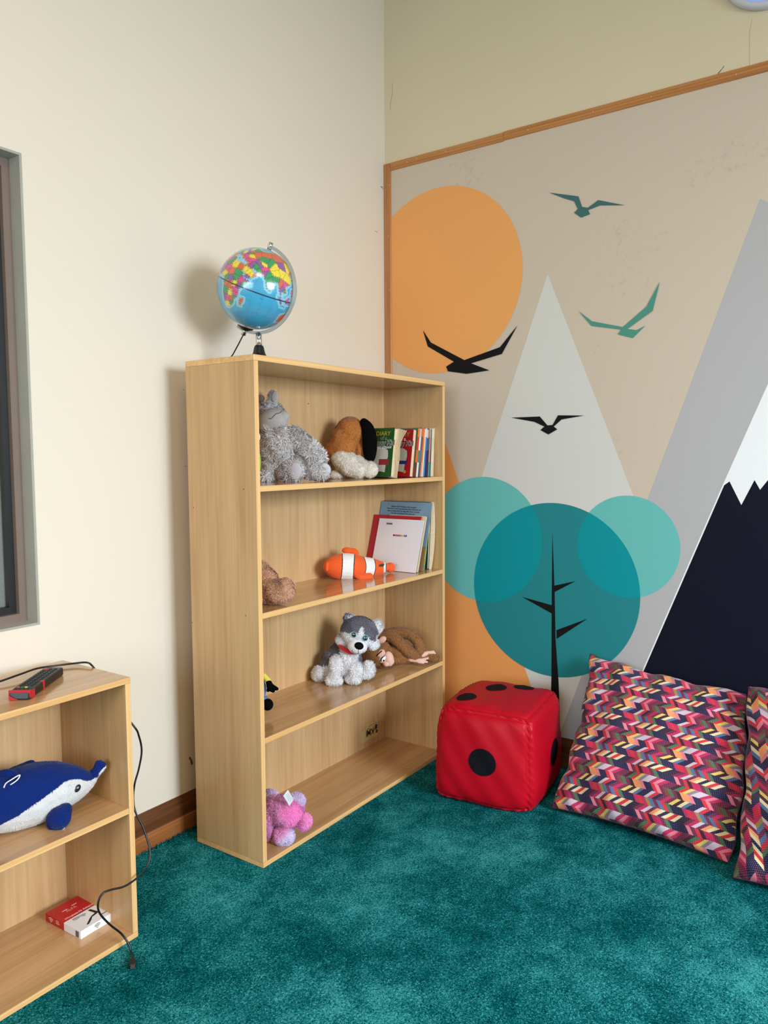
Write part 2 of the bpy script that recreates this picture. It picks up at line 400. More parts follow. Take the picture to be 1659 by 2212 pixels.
# ---------------------------------------------------------------- mural board on the back wall
YB0, YB1, ZB0, ZB1 = -0.012, -3.4, 0.12, 2.592
def mur(px, py, x=-.006): p = at(px, py, 0, x); return (p.y, p.z)
def z1pt(x, y): return (820+x*.50574, y*.50574)
def z2pt(x, y): return (820+x*.50574, 800+y*.50574)
def fitcirc(P):
    Q = [mur(*p) for p in P]; A = np.array([[2*y, 2*z, 1] for y, z in Q]); b = np.array([y*y+z*z for y, z in Q])
    s = np.linalg.lstsq(A, b, rcond=None)[0]; return s[0], s[1], math.sqrt(s[2]+s[0]**2+s[1]**2)
def circ(c, n=96): return [(c[0]+c[2]*math.cos(2*PI*k/n), c[1]+c[2]*math.sin(2*PI*k/n)) for k in range(n)]
def inter(a, b):
    P = [p for p in circ(a, 256) if math.hypot(p[0]-b[0], p[1]-b[1]) <= b[2]]+[p for p in circ(b, 256) if math.hypot(p[0]-a[0], p[1]-a[1]) <= a[2]]
    cy = sum(p[0] for p in P)/len(P); cz = sum(p[1] for p in P)/len(P); return sorted(P, key=lambda p: math.atan2(p[1]-cz, p[0]-cy))
def clip(P):
    """keep a shape on the board"""
    def side(P, ax, v, keep):
        out = []
        for i in range(len(P)):
            a, b = P[i-1], P[i]; ia = (a[ax]-v)*keep >= 0; ib = (b[ax]-v)*keep >= 0
            if ia != ib:
                t = (v-a[ax])/(b[ax]-a[ax]); out.append((a[0]+(b[0]-a[0])*t, a[1]+(b[1]-a[1])*t))
            if ib: out.append(b)
        return out
    for ax, v, k in ((0, YB0, -1), (0, YB1, 1), (1, ZB0, 1), (1, ZB1, -1)):
        P = side(P, ax, v, k)
    return P
def pr(P): return [mur(*p) for p in P]
def pr1(P): return [mur(*z1pt(*p)) for p in P]
def pr2(P): return [mur(*z2pt(*p)) for p in P]
def ext(a, b, z):
    """point at height z on the line through two picture points, measured on the board"""
    A, B = mur(*a), mur(*b); t = (z-A[1])/(B[1]-A[1]); return (A[0]+(B[0]-A[0])*t, z)
PR = dict(rough=0.7, spec=0.2, bump=0.05, bscale=300)
def scuffed(name, col):
    m = mat(name, col, **PR); nt = m.node_tree; N = nt.nodes; L = nt.links; b = N['Principled BSDF']
    tc = N.new('ShaderNodeTexCoord'); n = N.new('ShaderNodeTexNoise'); n.inputs['Scale'].default_value = 2.6; n.inputs['Detail'].default_value = 2
    n2 = N.new('ShaderNodeTexNoise'); n2.inputs['Scale'].default_value = 38; n2.inputs['Detail'].default_value = 6; n2.inputs['Roughness'].default_value = .7
    for q in (n, n2): L.new(tc.outputs['Object'], q.inputs['Vector'])
    a = N.new('ShaderNodeMath'); a.operation = 'MULTIPLY'; L.new(n.outputs[0], a.inputs[0]); L.new(n2.outputs[0], a.inputs[1])
    r = N.new('ShaderNodeMapRange'); r.inputs['From Min'].default_value = .34; r.inputs['From Max'].default_value = .46; r.inputs['To Min'].default_value = 0; r.inputs['To Max'].default_value = .4; L.new(a.outputs[0], r.inputs[0])
    x = N.new('ShaderNodeMix'); x.data_type = 'RGBA'; x.inputs['A'].default_value = lin(col)+(1,); x.inputs['B'].default_value = lin([c*.78 for c in col])+(1,)
    L.new(r.outputs[0], x.inputs['Factor']); L.new(x.outputs['Result'], b.inputs['Base Color']); return m
mm_ = [scuffed('mural_beige', (208,192,174)), mat('mural_orange', (236,160,90), **PR), mat('mural_pale_triangle', (214,212,207), **PR), mat('mural_grey', (182,180,182), **PR),
       mat('mural_white', (240,241,244), **PR), mat('mural_navy', (4,9,30), **PR), mat('mural_sun', (240,168,98), **PR),
       mat('mural_teal', (34,132,138), **PR), mat('mural_light_teal', (106,188,184), **PR), mat('mural_overlap_teal', (0,146,156), **PR),
       mat('mural_black', (14,13,16), **PR), mat('mural_bird_dark_teal', (66,108,106), **PR), mat('mural_bird_teal', (80,146,130), **PR), mat('mural_peach', (236,216,196), **PR)]
sun = fitcirc([(983,404),(1127,578),(935,808),(1092,450),(1060,748)])
cb = fitcirc([(1024,1250),(1384,1290),(1187,1087),(1205,1462)]); c1 = fitcirc([(1045,1030),(1171,1165),(1058,1300)]); c2 = fitcirc([(1247,1175),(1470,1195),(1352,1071),(1365,1291)])
lay = []
T1, T1l, T1r = z1pt(718,1170), z1pt(555,1661), z1pt(905,1661)
apex = mur(*T1)
lay.append(([ext(z1pt(1625,848), (1399,1078), ZB0), mur(*z1pt(1625,848)), (YB1, mur(*z1pt(1625,848))[1]-1.2), (YB1, ZB0)], 3))
# pale peach band between the two right-hand hills
oL, oR = (962.6,959), (1146,1478)
orl = ext(oL, oR, 1.56)
lay.append(([orl, ext(oL, oR, ZB0), (YB0, ZB0), (YB0, 1.40)], 1))
def meet(a, b, c, d):
    A, B, Cc, D = mur(*a), mur(*b), mur(*c), mur(*d); r = (B[0]-A[0], B[1]-A[1]); q = (D[0]-Cc[0], D[1]-Cc[1])
    t = ((Cc[0]-A[0])*q[1]-(Cc[1]-A[1])*q[0])/(r[0]*q[1]-r[1]*q[0]); return (A[0]+r[0]*t, A[1]+r[1]*t)
X1 = meet(T1, z2pt(1080,525), z1pt(1625,848), (1399,1078))
lay.append(([apex, ext(T1, z2pt(440,440), ZB0), ext(z1pt(1625,848), (1399,1078), ZB0), X1], 2))
lay.append(([orl, ext(oL, oR, ZB0), (YB0, ZB0), (YB0, 1.40)], 1))
# right mountain: white cap with navy slope
wl = ext((1561,1050), (1659,830), 1.95)
nl = ((1385,1456), (1563.5,1048))
lay.append(([ext(*nl, ZB0-.0), mur(1561,1048), wl, (-3.1, .9), (-3.4, ZB0)], 4))
navy = [ext((1388,1456), (1566,1048), ZB0), mur(1564.5,1048), mur(1576,1040), mur(1601.5,1091), mur(1630,1037), mur(1642,1058), mur(1659,1037)]
y0, z0 = navy[-1]
navy += [(y0-.07, z0-.11), (y0-.13, z0+.01), (y0-.22, z0-.14), (y0-.30, z0-.01), (y0-.40, z0-.13), (y0-.47, z0-.02), (y0-.60, z0-.2), (YB1, .3), (YB1, ZB0)]
lay.append((navy, 5))
lay.append((circ(sun), 6))
lay.append((circ(c1), 8)); lay.append((circ(c2), 8)); lay.append((circ(cb), 7)); lay.append((inter(cb, c1), 9)); lay.append((inter(cb, c2), 9))
zt_, z_b = mur(1193.8,1149), ZB0
lay.append(([mur(1193.8,1149), mur(1192,1307), mur(1191.5,1457), (mur(1191,1457)[0]+.002, ZB0), (mur(1212,1629)[0]-.004, ZB0), mur(1212,1629), mur(1207,1473), mur(1200.5,1380), mur(1198.5,1280), mur(1197,1240)], 10))
for B in (((1197.5,1265),(1244,1255),(1198,1279)), ((1192,1307),(1127.5,1289),(1192,1325)), ((1202.5,1361),(1270,1336),(1203,1380))): lay.append((pr(B), 10))
lay.append((pr1([(725,823),(850,839),(866,884),(890,888),(935,855),(1047,877),(942,878),(892,898),(900,915),(862,930),(832,909),(847,893),(832,860),(790,848)]), 11))
lay.append((pr1([(850,1328),(907,1372),(1040,1397),(1140,1310),(1198,1203),(1167,1328),(1060,1405),(1098,1410),(1135,1392),(1082,1444),(1018,1428),(1032,1408),(906,1392)]), 12))
lay.append((pr1([(186,1410),(220,1463),(363,1538),(515,1483),(590,1390),(523,1512),(392,1552),(470,1582),(373,1597),(293,1586),(285,1566),(318,1545),(207,1480)]), 10))
lay.append((pr2([(563,202),(685,197),(718,235),(740,233),(763,192),(875,193),(778,210),(745,240),(760,252),(722,274),(688,255),(705,240),(662,220)]), 10))
bm = bmesh.new(); box(bm, (-.006, YB1, ZB0), (0.0, YB0, ZB1), 0)
for k, (P, mi_) in enumerate(lay):
    P = clip(P); x = -.0061-.00012*(k+1)
    vs = []
    for q in P:
        if not vs or (Vector((x,)+q)-vs[-1].co).length > 1e-5: vs.append(bm.verts.new((x,)+q))
    f = bm.faces.new(vs); f.material_index = mi_; f.normal_update()
    if f.normal.x > 0: f.normal_flip()
bmesh.ops.triangulate(bm, faces=[f for f in bm.faces if len(f.verts) > 4])
me = bpy.data.meshes.new('wall_mural'); bm.to_mesh(me); bm.free()
o = link('wall_mural', me, mm_); recentre(o)
tag(o, 'large printed wall mural of mountains, orange sun, birds and teal tree', 'mural')

# timber battens round the mural
TR = wood('pine_batten_horizontal', (196,134,76), (166,104,56), 1, rough=0.4, fine=90, coarse=30)
TV = wood('pine_batten_vertical', (196,134,76), (160,100,54), 2, rough=0.4, fine=90, coarse=30)
ZT = 2.6207
def batten(name, P, y0, y1, m, vertical=False):
    bm = bmesh.new(); A = []; B = []
    for o_, q in P:
        A.append(bm.verts.new((-o_, y0, q) if not vertical else (-o_, q, y0))); B.append(bm.verts.new((-o_, y1, q) if not vertical else (-o_, q, y1)))
    n = len(P)
    for i in range(n): bm.faces.new((A[i], A[(i+1)%n], B[(i+1)%n], B[i]))
    bm.faces.new(A); bm.faces.new(B); return struct(bmobj(name, bm, m))
def hp(dz): return [(0,ZT+dz),(.012,ZT+dz),(.014,ZT-.002+dz),(.014,ZT-.011+dz),(.0125,ZT-.013+dz),(.014,ZT-.015+dz),(.014,ZT-.022+dz),(.0115,ZT-.024+dz),(.0115,ZT-.032+dz),(.009,ZT-.034+dz),(0,ZT-.034+dz)]
yj = mur(1089, 290)[0]
t2 = batten('trim_2', hp(-.002), -.040, yj+.0006, TR); t3 = batten('trim_3', hp(.001), yj-.0006, YB1, TR)
t1 = batten('trim_1', [(0,-.001),(.010,-.001),(.012,-.004),(.012,-.012),(.010,-.014),(.012,-.016),(.012,-.022),(.010,-.024),(.012,-.026),(.012,-.036),(.009,-.039),(0,-.039)], .125, 2.618, TV, True)
NAIL = mat('nail_filler', (226,214,196), rough=.6)
for tr, L in ((t2, [(900,343),(962,327),(880,350)]), (t3, [(1140,281),(1281,242),(1406,208),(1590,161)]), (t1, [(839,510),(841,626),(841,400)])):
    for q in L:
        bm = bmesh.new(); p = at(q[0], q[1], 0, -.0145); bmesh.ops.create_icosphere(bm, subdivisions=1, radius=.0022, matrix=Matrix.Translation(p)); bmobj('nail', bm, NAIL, tr)
# small cracks and chips in the plaster (wear with its own shape)
CR = mat('plaster_crack', (108,96,78), rough=.9)
def wear(P, wd, ax, v, par):
    bm = bmesh.new(); Q = [at(x, y, ax, v) for x, y in P]
    for a, b in zip(Q, Q[1:]):
        d = (b-a).normalized(); n = d.cross(Vector((1,0,0) if ax == 0 else (0,1,0)))*wd*random.uniform(.4, 1)
        bm.faces.new([bm.verts.new(t) for t in (a-n, a+n, b+n*.8, b-n*.8)])
    me = bpy.data.meshes.new('plaster_crack'); bm.to_mesh(me); bm.free(); link('plaster_crack', me, CR, par)
wear([(848,180),(847,192),(848,200),(845,215),(843,226),(843,238)], .0006, 0, -.0006, WALL_B)
wear([(1551,159),(1557,152),(1561,147),(1564,142)], .0022, 0, -.0008, WALL_B)
wear([(1619,140),(1619,110),(1619,70),(1625,40)], .0005, 0, -.0006, WALL_B)
wear([(823,403),(826,405),(828,409)], .0035, 1, -.0006, WALL_L)
wear([(810,499),(816,502)], .0016, 1, -.0006, WALL_L)
wear([(409,1636),(413,1642),(415,1652)], .006, 1, -.0006, WALL_L)

# ---------------------------------------------------------------- round wall lamp near the ceiling
lc = (0.0, -1.598, 2.962)
L0 = thing('wall_lamp', 'round bulkhead lamp with blue-tinged glass high on the cream wall', 'lamp', lc)
bm = bmesh.new(); lathe(bm, [(.169,0),(.171,.006),(.171,.022),(.165,.030),(.152,.032),(.150,.024),(.150,.020),(.0,.020)], lc, 64, (-1,0,0))
bmobj('rim', bm, mat('white_enamel', (205,205,212), rough=.35), L0)
bm = bmesh.new(); lathe(bm, [(.150,.020)]+[(.150*math.cos(a), .022+.050*math.sin(a)) for a in [k*PI/2/12 for k in range(13)]], lc, 64, (-1,0,0))
bmobj('glass_dome', bm, mat('blue_tinged_glass', (120,150,215), rough=.08, spec=.7, emit=((150,180,255), .55)), L0)

# ---------------------------------------------------------------- bookcases
WV = wood('beech_laminate_upright', (210,172,122), (184,142,94), 2, rough=.33, fine=46, coarse=9, spec=.5)
WB = wood('beech_laminate_back', (219,180,130), (194,150,103), 2, rough=.45, fine=46, coarse=9, spec=.4)
WX = wood('beech_laminate_shelf', (202,160,112), (168,126,84), 0, rough=.17, fine=46, coarse=12, spec=.6, coat=.25)
WE = wood('beech_edge_band_upright', (238,192,132), (218,164,100), 2, rough=.4, fine=110, coarse=50)
WEx = wood('beech_edge_band', (238,192,132), (216,162,98), 0, rough=.4, fine=110, coarse=50)
SCR = mat('screw_hole', (60,42,26), rough=.8)
def bookcase(name, label, xl, xr, yf, yk, H, shelves, t, sx=1):
    r = thing(name, label, 'bookcase', ((xl+xr)/2, (yf+yk)/2, 0))
    boxobj('top_board', (xl, yf, H-t), (xr, yk, H), [WX, WEx], r, .0008, {'-y': 1, '-x': 1, '+x': 1})
    boxobj('bottom_board', (xl, yf, 0.001), (xr, yk, t), [WX, WEx], r, .0008, {'-y': 1, '-x': 1, '+x': 1})
    boxobj('side_panel', (xl, yf+.0005, t), (xl+t, yk, H-t), [WV, WE], r, .0006, {'-y': 1})
    boxobj('side_panel', (xr-t, yf+.0005, t), (xr, yk, H-t), [WV, WE], r, .0006, {'-y': 1})
    boxobj('back_panel', (xl+t, yk-.004, t), (xr-t, yk, H-t), [WB], r)
    for z in shelves: boxobj('shelf', (xl+t, yf+.001, z-t), (xr-t, yk-.004, z), [WX, WEx], r, .0006, {'-y': 1})
    return r
T = .0181; XR1 = -.1704; XL1 = XR1-1.1275; YK = -.1124; YF = YK-.3047; H1 = 1.6; SH = [1.2042, .8104, .4145]
BC = bookcase('tall_bookcase', 'tall beech bookcase with four open compartments, globe on its top', XL1, XR1, YF, YK, H1, SH, T)
for q in ((400,1007),(418,1096),(526,1057),(397,842),(415,1345),(531,1330),(420,1760)):
    bm = bmesh.new(); p = at(q[0], q[1], 0, XL1-.0003); lathe(bm, [(.0016,-.0002),(.0016,.0004),(.0,.0004)], p, 10, (-1,0,0))
    bmobj('screw_hole', bm, SCR, BC)
bm = bmesh.new()
p = at(666, 872, 1, YK-.0043); lathe(bm, [(.0022,-.0002),(.0022,.0006),(.0,.0006)], p, 10, (0,-1,0)); bmobj('screw_hole', bm, SCR, BC)
XR2 = -1.7391; YK2 = -.0707; YF2 = -.3766; H2 = .7158; T2 = .0162; SM = .365
SBC = bookcase('low_bookcase', 'low beech bookcase of two compartments, dolphin toy inside and remote on top', XR2-1.10, XR2, YF2, YK2, H2, [SM], T2)
# maker's sticker, upside down on the back panel
YS = YK-.0043
S0 = [at(*q, 1, YS) for q in ((779.5,1581),(815,1551),(816.5,1581.5),(782,1605))]
xa = (S0[0].x+S0[3].x)/2; xb_ = (S0[1].x+S0[2].x)/2; za = S0[3].z; zb = S0[1].z
zlo = at(782,1605,1,YS).z; zhi = at(815,1551.5,1,YS).z; Wd = xb_-xa; Hd = zhi-zlo
st = []
def sp(u, v): return (xa+Wd*u, YS-.0004, zlo+Hd*v)
edge = [(0,0),(1,0),(1,1),(.86,.97),(.84,.86),(.74,.86),(.72,.97),(.62,.95),(.6,.82),(.5,.80),(.48,.93),(.33,.9),(.28,.74),(.12,.64),(0,.60)]
stk = polyobj('sticker', [([sp(*q) for q in edge], 0)], [mat('yellow_sticker', (214,192,122), rough=.5)], BC)
stk['label'] = 'torn yellow sticker printed KMI, upside down'
INK = mat('black_ink', (22,14,20), rough=.6)
text('lettering', 'KMI', sp(.76,.56)[0:1]+(YS-.0006,)+sp(.76,.56)[2:3], (-1,0,0), (0,0,-1), Hd*.50, INK, stk, bold=.0006, spacing=.9)
text('lettering', 'Cupm', sp(.52,.62)[0:1]+(YS-.0006,)+sp(.52,.66)[2:3], (-1,0,0), (0,0,-1), Hd*.16, mat('olive_ink', (96,84,40)), stk)
def spf(P): return [(sp(*q)[0], YS-.0007, sp(*q)[2]) for q in P]
polyobj('logo', [(spf([(.82,.42),(.96,.40),(.98,.66),(.84,.70)]), 0), (spf([(.86,.18),(.98,.18),(.98,.36),(.90,.36)]), 1), (spf([(.77,.34),(.86,.36),(.86,.42),(.81,.42),(.81,.66),(.77,.64)]), 2), (spf([(.40,.755),(.94,.765),(.94,.79),(.40,.78)]), 3)],
        [mat('blue_ink', (44,34,110)), INK, mat('red_ink', (190,88,70)), MATS['olive_ink']], stk)

# ---------------------------------------------------------------- globe
Gc = at(555.5, 624.5, 1, -.27); GR = 85.8*depth(Gc)/FPX
tdir = (CAM-Gc).normalized(); rr_ = UP.cross(tdir).normalized(); uu_ = tdir.cross(rr_)
cz5 = math.cos(math.radians(5)); NP = (rr_*.292*cz5+uu_*.956*cz5+tdir*math.sin(math.radians(5))).normalized()
rp = (rr_-NP*rr_.dot(NP)).normalized(); tp = NP.cross(rp)*-1; tp = tp if tp.dot(tdir) > 0 else -tp
E0 = (tdir-NP*tdir.dot(NP)).normalized(); EA = NP.cross(E0)
p_ = at(559, 765, 1, Gc.y+.0)
base_c = Vector((p_.x, p_.y, H1))
GL = thing('globe', 'political desk globe in a clear meridian arm on the bookcase top', 'globe', base_c)
LAND = [[(-17,15),(-16,21),(-13,28),(-9,33),(-6,36),(3,37),(10,37),(11,34),(20,31),(25,32),(32,31),(34,28),(37,20),(39,15),(43,12),(51,12),(47,5),(40,-4),(40,-15),(35,-20),(35,-25),(32,-29),(27,-34),(20,-35),(17,-30),(14,-22),(12,-15),(13,-8),(9,0),(9,4),(3,6),(-8,4),(-13,9)],
 [(44,-25),(47,-25),(50,-15),(49,-12),(44,-17)],
 [(35,31),(34,28),(39,20),(43,13),(52,16),(59,22),(56,25),(51,25),(48,30),(50,30),(57,27),(66,25),(72,21),(77,8),(80,14),(88,22),(92,22),(94,16),(98,8),(101,2),(103,2),(100,8),(100,13),(105,10),(109,12),(106,20),(110,21),(117,24),(122,31),(119,36),(121,40),(125,40),(126,35),(129,36),(128,41),(135,44),(141,53),(136,55),(150,59),(160,61),(163,55),(171,60),(180,65),(180,70),(140,73),(110,76),(80,73),(60,69),(40,67),(33,69),(20,71),(10,63),(5,60),(8,57),(14,55),(8,54),(2,51),(-4,48),(-1,44),(-9,43),(-9,37),(-5,36),(0,38),(4,43),(9,44),(15,40),(13,45),(19,41),(23,37),(27,40),(27,37),(36,36)],
 [(-6,50),(1,51),(0,54),(-3,58),(-6,57),(-4,53)],
 [(80,7),(82,7),(81,10),(80,9)],
 [(95,5),(98,4),(106,-5),(104,-5.5),(100,-1)],[(106,-6),(115,-8),(114,-8.7),(105,-7)],[(109,1),(112,3),(117,7),(119,5),(117,-3),(113,-3.5),(110,-1)],[(119,1),(125,1),(121,0),(123,-5),(121,-3),(119,-5)],[(131,-1),(140,-2),(150,-10),(143,-9),(138,-8)],
 [(120,18),(122,18),(124,12),(126,7),(122,8),(120,13)],[(131,31),(135,34),(140,36),(142,40),(140,42),(136,36),(130,33)],[(141,46),(144,54),(142,54)],
 [(114,-22),(122,-18),(130,-12),(136,-12),(136,-15),(140,-17),(142,-11),(146,-19),(153,-26),(150,-37),(140,-38),(132,-32),(124,-33),(115,-34)],
 [(-180,-70),(-90,-73),(0,-70),(60,-67),(120,-66),(180,-70),(180,-90),(-180,-90)],[(-50,60),(-20,70),(-20,82),(-60,82),(-70,76)],
 [(-75,10),(-50,0),(-35,-7),(-40,-22),(-58,-38),(-70,-53),(-73,-40),(-70,-18),(-81,-5)],[(-165,65),(-130,70),(-90,72),(-60,60),(-55,50),(-70,43),(-81,26),(-97,26),(-85,11),(-105,20),(-124,40),(-130,55)]]
SAL,YEL,GRN,PUR,PNK,ORG = (212,112,84),(238,214,72),(62,152,98),(142,92,160),(218,84,140),(216,104,62)
SEED = [(100,62,SAL),(60,62,SAL),(140,64,SAL),(40,56,SAL),(65,48,GRN),(75,46,GRN),(103,47,PUR),(110,32,YEL),(88,35,YEL),(100,38,YEL),(120,46,YEL),(84,42,YEL),(78,22,GRN),(74,27,GRN),(80,14,GRN),(88,24,GRN),(54,33,GRN),(58,30,GRN),(69,29,PUR),(66,34,PNK),(60,39,PUR),(63,41,YEL),
 (45,23,YEL),(50,21,YEL),(40,26,YEL),(46,15,PUR),(56,20,PNK),(35,39,PNK),(43,33,PUR),(37,35,ORG),(30,27,ORG),(18,27,YEL),(2,28,GRN),(-5,32,PNK),(30,16,GRN),(30,10,GRN),(40,8,PNK),(44,4,GRN),(38,1,PUR),(18,15,SAL),(9,17,PNK),(8,9,YEL),(-3,17,PUR),(22,6,PUR),(13,5,GRN),(23,-2,ORG),(18,-2,SAL),(32,1,YEL),(34,-6,PNK),(18,-12,GRN),(28,-14,YEL),(34,-17,GRN),(35,-12,PNK),(30,-19,ORG),(17,-22,PUR),(23,-22,PNK),(24,-30,YEL),(31,-27,GRN),(47,-20,ORG),
 (96,20,SAL),(101,16,PUR),(106,20,PNK),(105,13,GRN),(108,14,ORG),(102,4,PUR),(110,-3,PUR),(115,3,PNK),(122,-2,PUR),(137,-5,PUR),(81,7,ORG),(122,14,PNK),(127,38,PNK),(138,37,ORG),(133,-25,ORG),(2,47,GRN),(-4,40,ORG),(10,51,YEL),(12,43,PNK),(20,52,PUR),(31,49,YEL),(25,45,PNK),(21,40,ORG),(-2,54,PNK),(15,62,YEL),(26,63,GRN),(9,61,PUR),(25,57,ORG),(27,53,GRN),(0,-80,(236,240,244)),(-40,72,(236,240,244)),(-55,-10,GRN),(-100,45,YEL),(-100,60,PNK)]
NLo, NLa = 640, 320
lo = np.linspace(-180, 180, NLo+1)[:-1]; la = np.linspace(-90, 90, NLa+1); LO, LA = np.meshgrid(lo, la)
jx = LO+1.1*np.sin(LA*1.9+LO*.7)+.6*np.sin(LO*3.1+LA*2.3); jy = LA+.9*np.sin(LO*1.7+LA*.9)+.5*np.sin(LA*3.7-LO*2.2)
def inside(poly, X, Y):
    r = np.zeros(X.shape, bool); n = len(poly)
    for i in range(n):
        x1, y1 = poly[i]; x2, y2 = poly[(i+1)%n]
        if y1 == y2: continue
        c = ((y1 > Y) != (y2 > Y)) & (X < (x2-x1)*(Y-y1)/(y2-y1)+x1); r ^= c
    return r
land = np.zeros(LO.shape, bool)
for P in LAND: land |= inside(P, jx, jy)
best = np.full(LO.shape, 1e9); CC = np.zeros(LO.shape+(3,)); idm = np.zeros(LO.shape, int)
for k, (sx_, sy_, c) in enumerate(SEED):
    d = ((jx-sx_)*np.cos(np.radians(LA)))**2+(jy-sy_)**2; m = d < best; best[m] = d[m]; CC[m] = lin(c); idm[m] = k
sea = np.array(lin((74,168,208))); shal = np.array(lin((140,206,226)))
near = np.zeros(LO.shape, bool)
for a in range(-4, 5):
    for b in range(-4, 5): near |= np.roll(np.roll(land, a, 0), b, 1)
C = np.where(land[...,None], CC, np.where(near[...,None], shal, sea))
bord = land & ((idm != np.roll(idm, 1, 0)) | (idm != np.roll(idm, 1, 1))); C[bord] *= .55
C[(land != np.roll(land, 1, 1)) | (land != np.roll(land, 1, 0))] *= .75
grat = ((np.abs((LO % 15)) < .5) | (np.abs((LA+90) % 15) < .5)) & ~land; C[grat] *= .82
eq = np.abs(LA) < .7; C[eq] = lin((56,52,70))
for _ in range(520):   # rows of tiny place names
    i = rng.integers(NLa//5, NLa*9//10); j = rng.integers(0, NLo-9); n = rng.integers(4, 9)
    if land[i, j] or rng.random() < .25: C[i, j:j+n:1][rng.random(n) > .35] *= .32
C[LA > 80] = lin((176,182,180))
P3 = Gc.x, Gc.y, Gc.z
lr = np.radians(LO-64.5); ar = np.radians(LA)
V = np.array(Gc)+GR*((np.cos(ar)*np.cos(lr))[...,None]*np.array(E0)+(np.cos(ar)*np.sin(lr))[...,None]*np.array(EA)+np.sin(ar)[...,None]*np.array(NP))
V = V.reshape(-1, 3); ii, jj = np.meshgrid(np.arange(NLa), np.arange(NLo), indexing='ij')
F = np.stack([ii*NLo+jj, ii*NLo+(jj+1)%NLo, (ii+1)*NLo+(jj+1)%NLo, (ii+1)*NLo+jj], -1).reshape(-1, 4)
me = bpy.data.meshes.new('map_ball'); me.vertices.add(len(V)); me.vertices.foreach_set('co', V.ravel()); me.loops.add(F.size); me.loops.foreach_set('vertex_index', F.ravel().astype(np.int32))
me.polygons.add(len(F)); me.polygons.foreach_set('loop_start', np.arange(len(F), dtype=np.int32)*4); me.polygons.foreach_set('loop_total', np.full(len(F), 4, dtype=np.int32)); me.update(calc_edges=True)
setcol(me, C.reshape(-1, 3)); link('map_ball', me, mat('globe_print', attr=True, rough=.22, spec=.5, coat=.9), GL, True)
# meridian arm: a flat clear C swung towards the viewer, from pole to pole on the right
phi = math.radians(33); DA = rp*math.cos(phi)+tp*math.sin(phi); NA = NP.cross(DA)
bm = bmesh.new(); n = 60; rings = []
for k in range(n+1):
    a = math.radians(-3)+math.radians(196)*k/n
    d = NP*math.cos(a)+DA*math.sin(a)
    rings.append([bm.verts.new(Gc+d*r_+NA*w_) for r_, w_ in ((GR*1.035,-.0025),(GR*1.115,-.0025),(GR*1.115,.0025),(GR*1.035,.0025))])
for a, b in zip(rings, rings[1:]):
    for k in range(4): bm.faces.new((a[k], a[(k+1)%4], b[(k+1)%4], b[k]))
bm.faces.new(rings[0]); bm.faces.new(list(reversed(rings[-1])))
bmobj('meridian_arm', bm, mat('clear_smoky_plastic', (176,178,176), rough=.12, spec=.7, alpha=.8), GL)
CHR = mat('chrome', (215,215,215), rough=.12, metal=1.0)
BP = mat('black_plastic', (16,16,18), rough=.28, spec=.6)
bm = bmesh.new(); lathe(bm, [(.007,0),(.007,.024),(.0,.024)], Gc+NP*(GR*.995), 20, NP); bmobj('north_pin', bm, CHR, GL)
bm = bmesh.new(); lathe(bm, [(.0075,0),(.0075,.026),(.0,.026)], Gc-NP*(GR*1.01), 20, -NP); bmobj('south_pin', bm, CHR, GL)
bm = bmesh.new(); lathe(bm, [(.030,-.004),(.026,.003),(.016,.010),(.010,.013),(0,.013)], Gc-NP*(GR*.985), 32, -NP); bmobj('south_collar', bm, BP, GL)
aS = math.radians(165)
for q in range(900):
    a = math.radians(140+q*.06); pt = Gc+(NP*math.cos(a)+DA*math.sin(a))*GR*1.10
    if proj(pt)[0] <= 559: aS = a; break
stem_top = Gc+(NP*math.cos(aS)+DA*math.sin(aS))*GR*1.10
base_c = Vector((stem_top.x, stem_top.y, H1)); hs = stem_top.z-H1
bm = bmesh.new(); lathe(bm, [(.010,hs*.42),(.010,hs+.002),(.004,hs+.006),(0,hs+.006)], base_c, 24); bmobj('stem', bm, CHR, GL)
bm = bmesh.new(); lathe(bm, [(.098,0),(.100,.004),(.096,.009),(.070,.012),(.040,.016),(.026,.022),(.020,.034),(.016,.052),(.0135,hs*.60),(0,hs*.60)], base_c, 48); bmobj('base', bm, BP, GL)
a0 = Gc-NP*(GR*1.19); bm = bmesh.new(); tube(bm, [a0+NP*.01, a0, a0+Vector((-.012,.01,-.03)), at(503,766,1,a0.y+.06), Vector((at(500,771,1,a0.y+.08).x, YK+.03, H1+.004))], .0022, 8); bmobj('power_cord', bm, BP, GL)
